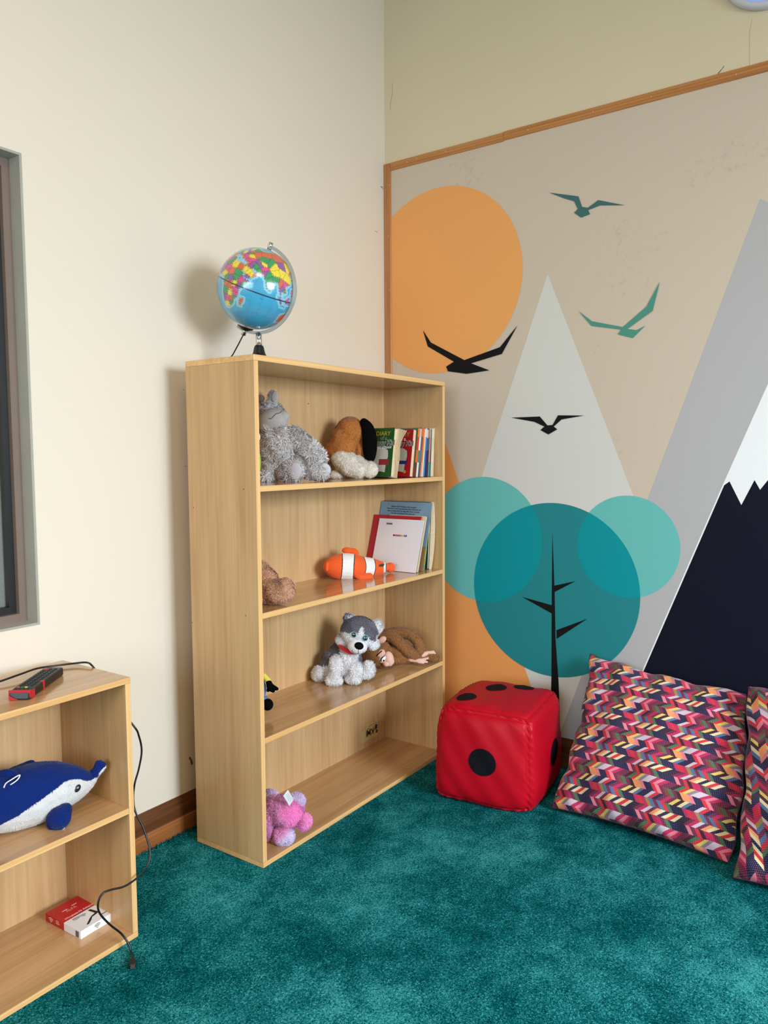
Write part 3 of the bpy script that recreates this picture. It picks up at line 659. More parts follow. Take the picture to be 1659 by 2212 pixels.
# ---------------------------------------------------------------- books
PAGE = mat('page_cream', (226,206,172), rough=.85, bump=.2, bscale=500, var=.08, vscale=120)
def cv(name, col, **k): return mat(name, col, rough=k.pop('rough', .38), spec=.45, **k)
class Book:
    def __init__(s, name, label, x, y, z, lean, th, W, H, cover, page=PAGE, group=None, bow=0, spine_front=False, cat='book'):
        l = math.radians(lean); s.a = Vector((math.sin(l), 0, math.cos(l))); s.n = Vector((math.cos(l), 0, -math.sin(l))); s.y = Vector((0,1,0))
        s.O = Vector((x, y, z+th*math.sin(l)+.0006)); s.W, s.H, s.th = W, H, th
        s.root = thing(name, label, cat, s.O+s.n*th/2, group)
        M4 = Matrix((s.n, s.y, s.a)).transposed().to_4x4(); M4.translation = s.O; s.M = M4
        c = min(.0012, th*.22)
        bm = bmesh.new(); box(bm, (0,0,0), (c,W,H), 0, M4); box(bm, (th-c,0,0), (th,W,H), 0, M4)
        if spine_front: box(bm, (c,0,0), (th-c,c,H), 0, M4)
        else: box(bm, (c,W-c,0), (th-c,W,H), 0, M4)
        s.cover = bmobj('cover', bm, cover, s.root)
        bm = bmesh.new(); g = .0022; y0 = c*1.5 if spine_front else g; y1 = W-g if spine_front else W-c*1.2
        box(bm, (c,y0,g), (th-c,y1,H-g), 0, M4)
        if bow:
            for v in bm.verts: pass
        bmobj('page_block', bm, page, s.root)
    def P(s, u, v, off=.0004):     # point on the cover that faces the viewer; u from the far edge (left in the picture) to the near edge
        return s.O + s.y*(s.W*(1-u)) + s.a*(s.H*v) - s.n*off
    def patch(s, name, pts, m, off=.0004): return polyobj(name, [([s.P(u, v, off) for u, v in pts], 0)], [m], s.cover)
    def txt(s, t, u, v, size, m, align='CENTER', bold=0, off=.0006, shear=0, rot=0, spacing=1):
        xd = -s.y; yd = s.a
        if rot: q = math.radians(rot); xd, yd = xd*math.cos(q)+yd*math.sin(q), yd*math.cos(q)-xd*math.sin(q)
        return text('lettering', t, s.P(u, v, off), xd, yd, size, m, s.cover, align, bold, shear, spacing)
Z1, Z2, Z3 = SH
GOLD = mat('gold_ink', (196,160,56), rough=.5); WHI = mat('white_ink', (232,232,228), rough=.6); DK = mat('dark_ink', (26,26,34), rough=.6); PAPER = mat('torn_paper_print', (196,192,180), rough=.6)
b1 = Book('paperback_book', 'thick green paperback titled DIARY with curled page corners, beside the floppy-eared dog', -.529, -.385, Z1, 9.0, .044, .130, .192, cv('green_cover', (36,84,34)), group=None)
torn = [(.14,.03),(.30,.06),(.42,.04),(.6,.07),(.78,.05),(.80,.22),(.86,.38),(.84,.50),(.70,.55),(.48,.57),(.28,.58),(.16,.55),(.18,.40),(.12,.22)]
b1.patch('torn_paper_panel', [(u*.98, v+.04) for u, v in torn], PAPER)
b1.patch('red_label', [(.52,.24),(.88,.24),(.88,.35),(.80,.36),(.52,.36)], mat('red_label_ink', (150,34,44)), .0006)
b1.txt('DIARY', .60, .845, .024, GOLD); b1.txt('of a', .62, .755, .021, WHI, bold=.0003); b1.txt('of a', .62, .755, .021, DK, off=.0008)
b1.txt('Wimpy Kid', .56, .645, .030, WHI, bold=.0010, spacing=.9); b1.txt('Wimpy Kid', .56, .645, .030, DK, bold=.0001, off=.0009, spacing=.9)
b1.txt('THE LAST STRAW', .53, .575, .0135, WHI, bold=.0003)
# curled loose pages at the fore-edge
bm = bmesh.new()
for k in range(5):
    x0 = .012+k*.007; curl = .010+.004*k
    A = []
    for i in range(9):
        v = i/8; h = b1.H*v; out = curl*max(0, v-.6)**1.5*3.2+.002*math.sin(v*9+k)
        A.append((b1.M@Vector((x0+out*.9, .02, h)), b1.M@Vector((x0+out*.9+.002, -.004-out*.6, h))))
    for p, q in zip(A, A[1:]): bm.faces.new([bm.verts.new(t) for t in (p[0], p[1], q[1], q[0])])
bmobj('curled_pages', bm, PAGE, b1.root, True)
b2 = Book('paperback_book', 'red paperback titled DIARY standing just right of the thick green one', -.395, -.385, Z1, 9.4, .024, .130, .194, cv('red_cover', (176,26,36)))
b2.patch('torn_paper_panel', [(u*.98, v+.04) for u, v in torn], PAPER)
b2.patch('blue_label', [(.40,.26),(.84,.26),(.86,.30),(.90,.33),(.40,.34)], mat('blue_label_ink', (40,44,112)), .0006)
b2.txt('DIARY', .60, .845, .024, GOLD); b2.txt('of a', .62, .755, .021, WHI, bold=.0003)
b2.txt('Wimpy Kid', .56, .645, .030, WHI, bold=.0010, spacing=.9); b2.txt('Wimpy Kid', .56, .645, .030, DK, bold=.0001, off=.0009, spacing=.9)
b2.patch('badge', [(.80+.05*math.cos(k*PI/6), .10+.035*math.sin(k*PI/6)) for k in range(12)], GOLD)
g = 'thin children\'s books at the right of the top shelf'
thin = [  # picture x at foot and head, spine colours from foot to head, label, cover
 (893.5, 903.5, [(110,30,30),(226,96,30),(206,50,30),(232,120,40)], 'thin book with red and orange patterned spine beside the red paperback', (40,132,84)),
 (898.5, 908, [(226,226,214),(92,130,84),(226,226,214),(206,190,180)], 'thin book with a white and green spotted spine', (206,210,196)),
 (903.0, 912, [(84,82,96),(96,110,124),(130,70,76),(226,96,48)], 'thin book with a slate blue spine and orange top', (96,100,120)),
 (908.0, 916.5, [(236,150,110),(222,120,30),(224,126,34),(232,140,90)], 'thin book with a plain orange spine', (226,128,30)),
 (911.5, 919.5, [(232,214,180),(236,222,190),(230,212,176),(236,222,190)], 'thin book with a plain cream spine next to the orange one', (228,212,180)),
 (914.8, 922, [(60,150,206),(40,120,190),(70,140,190),(210,214,216)], 'thin book with a bright blue spine', (50,130,196)),
 (918.0, 924.5, [(28,24,110),(44,36,128),(90,66,150),(206,200,196)], 'thin book with an indigo spine', (50,40,130)),
 (921.8, 927.5, [(60,30,40),(34,30,40),(20,100,116),(196,104,40)], 'thin book with a dark maroon and teal spine', (40,34,60)),
 (926.2, 930.5, [(70,150,150),(240,150,140),(236,140,128),(140,200,190)], 'thin book with a pink and turquoise spine', (120,190,180)),
 (929.3, 933.0, [(60,104,90),(60,84,84),(70,100,104),(86,110,108)], 'thin book with a dull green spine', (64,96,92)),
 (932.6, 936.0, [(232,216,186),(236,222,194),(228,210,178),(236,222,194)], 'thin cream-edged booklet, second from the right of the top shelf row', (226,214,190)),
 (936.4, 939.4, [(230,212,180),(232,216,186),(226,208,176),(234,220,190)], 'thin cream-edged booklet at the far right of the top shelf row', (226,212,186))]
for i, (xb, xt, sc, lab, cc) in enumerate(thin):
    B_ = at(xb, 1030, 1, -.385); T_ = at(xt, 925, 1, -.385); L_ = math.degrees(math.atan2(T_.x-B_.x, T_.z-B_.z))
    nxt = at(thin[i+1][0], 1030, 1, -.385).x if i+1 < len(thin) else B_.x+.011
    th = min(.016, (nxt-B_.x)*.86); H_ = .196+.006*((i*7)%3)/2+(.004 if i == 0 else 0)
    bk = Book('picture_book', lab, B_.x, -.385+.0006*i, Z1, max(L_, 1.0), th, .15, H_, cv('thin_cover_%d' % i, cc), group=g, spine_front=True)
    P_ = []
    for k in range(4):
        v0, v1 = (0, .3, .55, .82, 1)[k:k+2]
        P_.append(([bk.O+bk.n*a_+bk.a*(bk.H*v)-bk.y*.0004 for a_, v in ((.0004,v0),(th-.0004,v0),(th-.0004,v1),(.0004,v1))], k))
    polyobj('spine_print', P_, [mat('spine_%d_%d' % (i, k), sc[k], rough=.45) for k in range(4)], bk.cover)

# second shelf
env = Book('white_activity_book', 'white booklet with small coloured logo leaning in front of the other books', -.348, -.380, Z2, 18.35, .004, .226, .2225, mat('white_card', (236,232,240), rough=.42), mat('white_pages', (240,238,240)), cat='book')
LC = [(80,50,120),(200,60,110),(150,60,150),(190,40,70),(90,150,60),(230,150,50),(240,190,60),(110,70,160),(90,80,170)]
for k in range(9):
    u = .375+k*.0345; env.patch('logo_tile', [(u,.665),(u+.0335,.665),(u+.0335,.70),(u,.70)], mat('tile_%d' % k, LC[k]))
env.txt('• • • • • • • • •', .53, .672, .010, WHI, off=.0007)
env.patch('barcode', [(.18,.885),(.315,.885),(.315,.92),(.18,.92)], mat('barcode_grey', (110,108,116)))
for k in range(3): env.patch('pencil_scribble', [(.50+k*.03,.10+.012*(k%2)),(.512+k*.03,.125),(.515+k*.03,.12),(.504+k*.03,.097+.012*(k%2))], DK)
red = Book('hardback_book', 'tall red hardback mostly hidden behind the white booklet', -.3425, -.362, Z2, 18.0, .008, .243, .236, cv('crimson_cover', (176,34,52)))
crm = Book('school_book', 'cream book with a green strip, peeking above the white booklet', -.3325, -.380, Z2, 17.6, .008, .195, .237, cv('cream_cover', (222,208,180)))
crm.patch('green_strip', [(0,0),(.055,0),(.055,1),(0,1)], mat('green_strip', (92,130,60)))
crm.patch('green_strip', [(.012,.90),(.035,.90),(.035,.96),(.012,.96)], mat('lime_strip', (180,200,90)), .0006)
crm.txt('alicante', .12, .955, .010, mat('faded_ink', (120,108,84)), 'LEFT'); crm.patch('faint_print', [(.72,.955),(.92,.955),(.92,.96),(.72,.96)], mat('faded_ink2', (170,156,130)))
blu = Book('picture_book', 'large blue-grey picture book with four lines of printed text', -.291, -.380, Z2, 15.3, .003, .260, .292, cv('powder_blue_cover', (128,160,184), var=.08, vscale=14))
blu.patch('brown_ground', [(0,0),(1,0),(1,.355),(.5,.35),(0,.36)], mat('brown_ground', (160,124,84), rough=.4))
blu.patch('sand_splash', [(.72,.36),(.80,.42),(.86,.47),(.82,.49),(.90,.50),(.84,.52),(.78,.50),(.74,.52),(.70,.47)], mat('sand_print', (196,182,160)))
blu.patch('white_label', [(.80,.03),(.87,.03),(.87,.11),(.80,.11)], WHI, .0006)
for k, t in enumerate(("Robots don't belong in the campsite.", "They don't cock-a-doodle-doo like cockerels and", "they certainly don't lay eggs like hens or ducks.", "So what can Robert the robot do?")):
    blu.txt(t, .47, .915-.034*k, .0088, DK, rot=-1)
yel = Book('thin_book', 'thin yellow book squeezed between the blue and the dark teal books', -.270, -.372, Z2, 12.4, .005, .23, .238, cv('yellow_cover', (222,222,60)))
yel.patch('olive_ground', [(0,0),(1,0),(1,.2),(0,.16)], mat('olive_ground', (96,92,50)))
tl = Book('board_book', 'dark teal illustrated book with bowed cream pages against the right side panel', -.231, -.366, Z2, 4.4, .012, .24, .285, cv('deep_teal_cover', (22,70,88)))
tl.patch('green_meadow', [(.3,.08),(.96,.10),(.98,.3),(.96,.52),(.86,.62),(.7,.66),(.3,.6)], mat('meadow_print', (54,128,84), rough=.4))
tl.patch('red_arc', [(.5,.99),(.86,.96),(.97,.86),(.99,.76),(.95,.80),(.84,.90),(.5,.93)], mat('red_arc', (150,34,36), rough=.4), .0006)
tl.patch('pale_hill', [(.80,.50),(.96,.50),(.97,.60),(.90,.64),(.84,.60)], mat('pale_hill', (140,170,160), rough=.4), .0007)
tl.patch('tree_trunk_print', [(.84,.05),(.87,.05),(.89,.36),(.96,.37),(.96,.39),(.89,.385),(.90,.5),(.88,.5),(.875,.385),(.8,.38),(.8,.365),(.87,.36)], mat('brown_trunk', (90,50,34), rough=.4), .0008)
bm = bmesh.new(); A = []     # bowed fore-edge
for i in range(17):
    v = i/16; b_ = .010*math.sin(PI*v)**.7
    A.append([tl.M@Vector(q) for q in ((.0125,-.002,tl.H*v),(.0125+.004+b_*.3,-.010-b_,tl.H*v),(.0205,-.008-b_,tl.H*v),(.0205,.18,tl.H*v),(.0125,.18,tl.H*v))])
for p, q in zip(A, A[1:]):
    for k in range(5): bm.faces.new([bm.verts.new(t) for t in (p[k], p[(k+1)%5], q[(k+1)%5], q[k])])
bmesh.ops.remove_doubles(bm, verts=bm.verts[:], dist=1e-6); bmobj('bowed_pages', bm, PAGE, tl.root)

# ---------------------------------------------------------------- things on the low bookcase
# remote control
RB = [at(20,1511,2,H2), at(63,1513,2,H2), at(138,1458,2,H2)]
ud = (RB[2]-RB[1]); RL = ud.length; ud.normalize(); ud.z = 0; wd = Vector((-ud.y, ud.x, 0)); RWd = .050
RM = Matrix((-wd, ud, Vector((0,0,1)))).transposed().to_4x4(); RM.translation = RB[1]+wd*RWd+Vector((0,0,.0004)); 
RC = thing('remote_control', 'black remote control with red tape on the low bookcase', 'remote control', RM@Vector((RWd/2, RL/2, 0)))
RH = .021
bm = bmesh.new(); box(bm, (0,0,0), (RWd,RL,RH), 0, None, .004)
for v in bm.verts: v.co = RM@Vector((v.co.x, v.co.y-(.006*(v.co.z/RH) if v.co.y < .02 else 0)*-1, v.co.z))
bmobj('body', bm, mat('remote_black', (22,22,24), rough=.4), RC)
boxobj('face_plate', (.003,.014,RH-.0002), (RWd-.003,RL-.004,RH+.0006), mat('remote_face', (58,58,60), rough=.45), RC, M4=RM)
RED = mat('red_tape', (188,26,40), rough=.45)
bm = bmesh.new()
box(bm, (-.0006,.005,.004), (RWd+.0006,.012,RH+.0010), 0, RM); bmobj('tape_band', bm, RED, RC)
boxobj('tape_band', (RWd-.001,.012,.001), (RWd+.0008,.032,RH-.001), RED, RC, M4=RM)
boxobj('tape_band', (RWd-.008,.080,.001), (RWd+.0008,.090,RH+.0014), RED, RC, M4=RM)
polyobj('tape_band', [([RM@Vector(q) for q in ((.002,-.0012,.001),(.026,-.0012,.001),(.012,-.0012,.007),(.002,-.0006,.013))], 0)], [RED], RC)
BTN = mat('button_black', (20,20,22), rough=.5)
cols4 = [(220,70,60),(30,120,80),(226,214,60),(40,60,120)]
for r_ in range(14):
    y = .020+r_*(RL-.036)/13.5; nc = 4 if r_ in (0,1) else 3
    for c_ in range(nc):
        x = .006+(RWd-.012)*(c_+.5)/nc; m_ = BTN
        if r_ == 1: m_ = mat('button_%d' % c_, cols4[c_], rough=.45)
        if r_ == 13 and c_ == 0: m_ = mat('button_power', (214,60,60), rough=.45)
        hw = .0032 if nc == 4 else .0042
        boxobj('button', (x-hw, y-.0022, RH+.0004), (x+hw, y+.0022, RH+.0024), m_, RC, .0006, M4=RM)
# adapter box
A0, AW, AL, AH = Vector((-1.850,-.283,T2)), .103, .155, .0225
az = math.radians(2); BMx = Matrix.Translation(A0+Vector((0,0,.0004)))@Matrix.Rotation(az, 4, 'Z')
AB = thing('adapter_box', 'small red and white cardboard box on the bottom shelf of the low bookcase', 'box', BMx@Vector((AW/2, AL/2, 0)))
CW = mat('white_carton', (236,238,242), rough=.35); CRd = mat('red_carton', (190,26,34), rough=.38)
boxobj('carton', (0,0,0), (AW,AL*.47,AH), CW, AB, .0008, M4=BMx); boxobj('carton', (0,AL*.47,0), (AW,AL,AH), CRd, AB, .0008, M4=BMx)
def ab(x, y, z=AH+.0003): return BMx@Vector((x, y, z))
xd_ = BMx.to_3x3()@Vector((1,0,0)); yd_ = BMx.to_3x3()@Vector((0,1,0))
PW = mat('pale_print', (240,214,206), rough=.5); PG = mat('grey_print', (70,66,72), rough=.5)
text('lettering', 'Wireless-N Adapter', ab(.010,.079), xd_, yd_, .0112, PW, AB); 
polyobj('print_bar', [([ab(*q) for q in ((.036,.0765),(.085,.0765),(.085,.0735),(.036,.0735))], 0)], [PG], AB)
text('lettering', 'ALFA', ab(.034,.108), xd_, yd_, .014, mat('salmon_print', (226,130,120)), AB, bold=.0003)
polyobj('print_bar', [([ab(*q) for q in ((.028,.122),(.044,.122),(.044,.119),(.028,.119))], 0), ([ab(*q) for q in ((.060,.126),(.076,.126),(.076,.123),(.060,.123))], 0)], [PW], AB)
def wifi(name, c, xd, yd, r, m, par):
    bm = bmesh.new()
    for k in range(1, 5):
        for i in range(8):
            a0, a1 = PI/4+PI/2*i/8, PI/4+PI/2*(i+1)/8; r0, r1 = r*(k-.45)/4, r*k/4
            bm.faces.new([bm.verts.new(c+xd*(q*math.cos(a))+yd*(q*math.sin(a))) for q, a in ((r0,a0),(r1,a0),(r1,a1),(r0,a1))])
    me = bpy.data.meshes.new(name); bm.to_mesh(me); bm.free(); return link(name, me, m, par)
wifi('wireless_symbol', ab(.050,.050), xd_, yd_, .014, PG, AB)
text('lettering', '300Mbps\n2.4GHz', ab(.020,.062), xd_, yd_, .0060, PG, AB)
ant = [(.070,.066),(.078,.066),(.083,.040),(.081,.034),(.058,.030),(.050,.022),(.036,.012),(.030,.010),(.028,.013),(.040,.022),(.050,.030),(.060,.036),(.074,.040)]
polyobj('antenna_picture', [([ab(*q) for q in ant], 0)], [mat('antenna_print', (22,22,24), rough=.4)], AB)
polyobj('print_bar', [([ab(*q) for q in ((.078,.020),(.100,.020),(.100,.017),(.078,.017))], 0)], [mat('violet_print', (50,30,70))], AB)
fr = lambda x, z: BMx@Vector((x, -.0004, z)); lf = lambda y, z: BMx@Vector((-.0004, y, z))
wifi('wireless_symbol', fr(.052,.004), xd_, Vector((0,0,1)), .014, PG, AB)
polyobj('barcode', [([lf(y, z) for y, z in ((.008,.002),(.022,.002),(.022,.019),(.008,.019))], 0)], [mat('barcode_print', (96,98,92))], AB)
text('lettering', '2T2R\nMIMO', lf(.108,.014), -yd_, Vector((0,0,1)), .0058, PW, AB)
wifi('wireless_symbol', lf(.130,.003), -yd_, Vector((0,0,1)), .015, PW, AB)

# black cable draped over the low bookcase
pts = [at(-60,1492,2,H2+.004), at(0,1472,2,H2+.010), at(45,1456,2,H2+.014), at(80,1444,2,H2+.012), at(120,1438,2,H2+.008), at(160,1433,2,H2+.008), at(186,1431,2,H2+.010), at(198,1437,2,H2+.006)]
e_ = pts[-1]; pts += [Vector((XR2+.006, e_.y-.02, H2-.02)), Vector((XR2+.006, e_.y-.06, H2-.07))]
pts += [at(x, y, 1, Y) for x, y, Y in ((288,1567,-.33),(300,1590,-.33),(306,1622,-.33),(300,1660,-.33),(291,1693,-.33),(288,1725,-.33),(293,1755,-.34),(310,1790,-.36),(324,1838,-.385),(318,1870,-.395),(300,1893,-.40),(270,1914,-.400),(240,1922,-.395),(222,1930,-.392),(212,1950,-.392),(215,1972,-.392),(236,1996,-.392),(262,2017,-.396),(277,2038,-.41),(284,2058,-.425))]
end = at(286,2074,2,.008); pts.append(end)
CB = thing('black_cable', 'black cable trailing from the low bookcase top down to the carpet', 'cable', (end.x, end.y, 0))
bm = bmesh.new(); tube(bm, spline(pts, 8), .0027, 10); bmobj('cord', bm, mat('cable_black', (18,17,20), rough=.35), CB)
d_ = (at(287,2094,2,.008)-end); d_.z = 0; d_.normalize(); s_ = Vector((-d_.y, d_.x, 0)); PMx = Matrix((s_, d_, Vector((0,0,1)))).transposed().to_4x4(); PMx.translation = end
bm = bmesh.new(); box(bm, (-.008,0,-.006), (.008,.024,.005), 0, PMx, .002); tube(bm, [PMx@Vector((0,-.012,0)), PMx@Vector((0,.002,0))], [.0030,.0050], 10); bmobj('plug', bm, mat('plug_black', (20,22,26), rough=.45), CB)
boxobj('connector', (-.0058,.023,-.004), (.0058,.0285,.003), mat('connector_steel', (110,100,96), rough=.35, metal=.6), CB, M4=PMx)

# ---------------------------------------------------------------- red dice pouf
DA_, DB_ = Vector((-.566,-.603,0)), Vector((-.518,-.972,0)); sx_ = (DB_-DA_); DS = sx_.length; sx_.normalize(); dy_ = Vector((-sx_.y, sx_.x, 0)); DH = .362
if dy_.x < 0: dy_ = -dy_
DC = DA_+sx_*DS/2+dy_*DS/2+Vector((0,0,DH/2)); DF = [(-dy_, sx_), (sx_, dy_), (dy_, -sx_), (-sx_, -dy_)]
def dice_pt(c, off=0.0):
    """c: point on the unit cube (-1..1) in the pouf's own axes"""
    x, y, z = c; n = 8.0; k = (abs(x)**n+abs(y)**n+abs(z)**n)**(1/n)
    px, py, pz = x/k, y/k, z/k
    m = max(abs(x), abs(y), abs(z)); o_ = sorted((abs(x), abs(y), abs(z)))
    edge = o_[1]                       # how near the closest seam
    bul = .075*(1-o_[1]**2)*(1-o_[0]**2)*(1 if z < .99 else .55)
    puck = math.exp(-((1-edge)/.13)**2)
    wob = .0065*math.exp(-((1-edge)/.20)**2)*math.sin(34*(x*1.1+y*.93+z*1.07)+3*math.sin(6*(x-y)))+.010*math.sin(5*x+3*z)*math.sin(4*y-2*z)+.006*math.sin(13*x+9*z+2*y)*(1-puck)
    seam = .010*math.exp(-((1-edge)/.022)**2)-.012*math.exp(-((1-edge-.06)/.04)**2)
    f = 1+bul+wob+seam
    d = Vector((px, py, pz)); q = d*f+d.normalized()*off/(DS/2)
    zz = q.z; tp_ = 1-.035*(zz)               # slightly narrower towards the top
    if zz < -.985: zz = -.985
    return DC+sx_*(q.x*DS/2*tp_*1.035)+dy_*(q.y*DS/2*tp_*1.14+.024)+Vector((0,0,zz*DH/2/.985))
axes6 = [((1,0,0),(0,1,0),(0,0,1)),((-1,0,0),(0,-1,0),(0,0,1)),((0,1,0),(-1,0,0),(0,0,1)),((0,-1,0),(1,0,0),(0,0,1)),((0,0,1),(1,0,0),(0,1,0)),((0,0,-1),(1,0,0),(0,-1,0))]
DP = thing('dice_pouf', 'red padded cube pouf shaped like a die with black spots', 'pouf', (DC.x, DC.y, 0))
bm = bmesh.new(); NG = 56
for N_, U_, V_ in axes6:
    g_ = [[None]*(NG+1) for _ in range(NG+1)]
    for i in range(NG+1):
        for j in range(NG+1):
            a = math.sin((i/NG*2-1)*PI/2*.98)/math.sin(PI/2*.98); b = math.sin((j/NG*2-1)*PI/2*.98)/math.sin(PI/2*.98)
            g_[i][j] = bm.verts.new(dice_pt([N_[k]+U_[k]*a+V_[k]*b for k in range(3)]))
    for i in range(NG):
        for j in range(NG): bm.faces.new((g_[i][j], g_[i+1][j], g_[i+1][j+1], g_[i][j+1]))
bmesh.ops.remove_doubles(bm, verts=bm.verts[:], dist=2e-4)
SAT = mat('red_satin_cloth', (186,4,30), rough=.46, spec=.22, sheen=.0, bump=.12, bscale=60)
bmobj('cushion_body', bm, SAT, DP, True)
def pip(N_, U_, V_, a, b, r):
    bm = bmesh.new(); rings = []; R_ = r/(DS/2)
    for k in range(9):
        q = R_*k/8; rings.append([bm.verts.new(dice_pt([N_[t]+U_[t]*(a+q*math.cos(2*PI*i/40))+V_[t]*(b+q*math.sin(2*PI*i/40)) for t in range(3)], .0016)) for i in range(40)] if k else [bm.verts.new(dice_pt([N_[t]+U_[t]*a+V_[t]*b for t in range(3)], .0016))])
    for i in range(40): bm.faces.new((rings[0][0], rings[1][i], rings[1][(i+1)%40]))
    for A_, B_ in zip(rings[1:], rings[2:]):
        for i in range(40): bm.faces.new((A_[i], A_[(i+1)%40], B_[(i+1)%40], B_[i]))
    bmobj('spot', bm, mat('black_applique', (16,16,24), rough=.75, spec=.15, bump=.2, bscale=400), DP, True)
def facepos(px, py, N_, U_, V_, guess=(0,0)):
    """position on a face of the pouf that shows at a picture point"""
    best = None
    for i in range(41):
        for j in range(41):
            a, b = i/20-1, j/20-1; q = proj(dice_pt([N_[t]+U_[t]*a+V_[t]*b for t in range(3)])); d = (q[0]-px)**2+(q[1]-py)**2
            if best is None or d < best[0]: best = (d, a, b)
    return best[1], best[2]
fr_, rt_, tp6 = axes6[3], axes6[0], axes6[4]
for F_, L in ((fr_, [(1040,1645)]), (rt_, []), (tp6, [(1008,1505),(1072,1487),(1133,1484)])):
    for q in L: a, b = facepos(q[0], q[1], *F_); pip(*F_, a, b, .047 if F_ is not tp6 else .040)
pip(*rt_, .12, -.08, .046)
pip(*axes6[1], -.45, .3, .033); pip(*axes6[1], .45, -.3, .033)
for q in ((-.5,-.5),(.5,-.5),(-.5,.5),(.5,.5)): pip(*axes6[2], q[0], q[1], .033)

# ---------------------------------------------------------------- chevron cushions
def chevron():
    m = bpy.data.materials.new('chevron_cloth'); m.use_nodes = True; nt = m.node_tree; N = nt.nodes; L = nt.links; b = N['Principled BSDF']
    b.inputs['Roughness'].default_value = .75; b.inputs['Specular IOR Level'].default_value = .25; b.inputs['Sheen Weight'].default_value = .15
    uv = N.new('ShaderNodeUVMap'); sp_ = N.new('ShaderNodeSeparateXYZ'); L.new(uv.outputs[0], sp_.inputs[0])
    def mm(op, *a):
        q = N.new('ShaderNodeMath'); q.operation = op
        for i, t in enumerate(a):
            if isinstance(t, (int, float)): q.inputs[i].default_value = t
            else: L.new(t, q.inputs[i])
        return q.outputs[0]
    U, V = sp_.outputs[0], sp_.outputs[1]           # metres on the cloth
    row = mm('FLOOR', mm('DIVIDE', V, .0237)); fv = mm('SUBTRACT', mm('DIVIDE', V, .0237), row)
    par = mm('MODULO', mm('ADD', row, 600.0), 2.0); sgn = mm('SUBTRACT', mm('MULTIPLY', par, 2.0), 1.0)
    lean = mm('MULTIPLY', mm('MULTIPLY', mm('SUBTRACT', fv, .5), sgn), mm('ADD', .015, mm('MULTIPLY', par, .014)))
    r6 = mm('MODULO', mm('ADD', row, 600.0), 6.0)
    sh_ = mm('MULTIPLY', mm('FLOOR', mm('DIVIDE', mm('ADD', row, 600.0), 6.0)), .047)
    pos = mm('FRACT', mm('DIVIDE', mm('ADD', mm('SUBTRACT', U, lean), mm('ADD', sh_, 5.0)), .165))
    n_, y_, c_, w_, g_, bl, rd, pk, mg, pl, dp, og, ol, gn, br = (26,24,66),(222,196,100),(226,206,160),(206,186,200),(140,124,140),(78,108,150),(206,40,56),(226,120,140),(188,30,86),(110,30,66),(52,16,34),(232,150,96),(150,130,70),(70,104,72),(116,62,52)
    rows = [[og,og,pk,n_,n_,rd,pk,pl,br,gn,pl,dp],               # lean left
            [gn,rd,y_,g_,w_,w_,mg,pk,mg,pl,pl,dp],
            [n_,n_,pk,pl,rd,dp,mg,mg,pl,gn,n_,n_],
            [w_,pl,og,c_,n_,c_,rd,c_,n_,dp,pl,mg],
            [n_,n_,mg,rd,mg,ol,bl,pl,bl,rd,gn,n_],
            [mg,pl,y_,dp,c_,bl,n_,n_,w_,rd,n_,pl]]
    cur = None
    for k, cols in enumerate(rows):
        r = N.new('ShaderNodeValToRGB'); r.color_ramp.interpolation = 'CONSTANT'; e = r.color_ramp.elements
        e[0].position = 0; e[0].color = lin(cols[0])+(1,); e[1].position = 1/12; e[1].color = lin(cols[1])+(1,)
        for i in range(2, 12): q = e.new(i/12); q.color = lin(cols[i])+(1,)
        L.new(mm('FRACT', mm('ADD', pos, (0,.08,.33,.0,.40,.62)[k])), r.inputs[0])
        if cur is None: cur = r.outputs[0]
        else:
            x = N.new('ShaderNodeMix'); x.data_type = 'RGBA'; L.new(mm('COMPARE', r6, float(k), .5), x.inputs['Factor']); L.new(cur, x.inputs['A']); L.new(r.outputs[0], x.inputs['B']); cur = x.outputs['Result']
    # little woven dots
    du = mm('SUBTRACT', mm('FRACT', mm('DIVIDE', U, .0052)), .5); dv = mm('SUBTRACT', mm('FRACT', mm('ADD', mm('DIVIDE', V, .0052), mm('MULTIPLY', mm('FLOOR', mm('DIVIDE', U, .0052)), .5))), .5)
    rr2 = mm('ADD', mm('MULTIPLY', du, du), mm('MULTIPLY', dv, dv)); dot = mm('MULTIPLY', mm('LESS_THAN', rr2, .045), .22)
    x = N.new('ShaderNodeMix'); x.data_type = 'RGBA'; L.new(dot, x.inputs['Factor']); L.new(cur, x.inputs['A']); x.inputs['B'].default_value = lin((214,190,200))+(1,)
    L.new(x.outputs['Result'], b.inputs['Base Color'])
    bp = N.new('ShaderNodeBump'); bp.inputs['Strength'].default_value = .35; bp.inputs['Distance'].default_value = .0012; L.new(rr2, bp.inputs['Height']); bp.invert = True; L.new(bp.outputs[0], b.inputs['Normal'])
    MATS['chevron_cloth'] = m; return m
CHV = chevron()
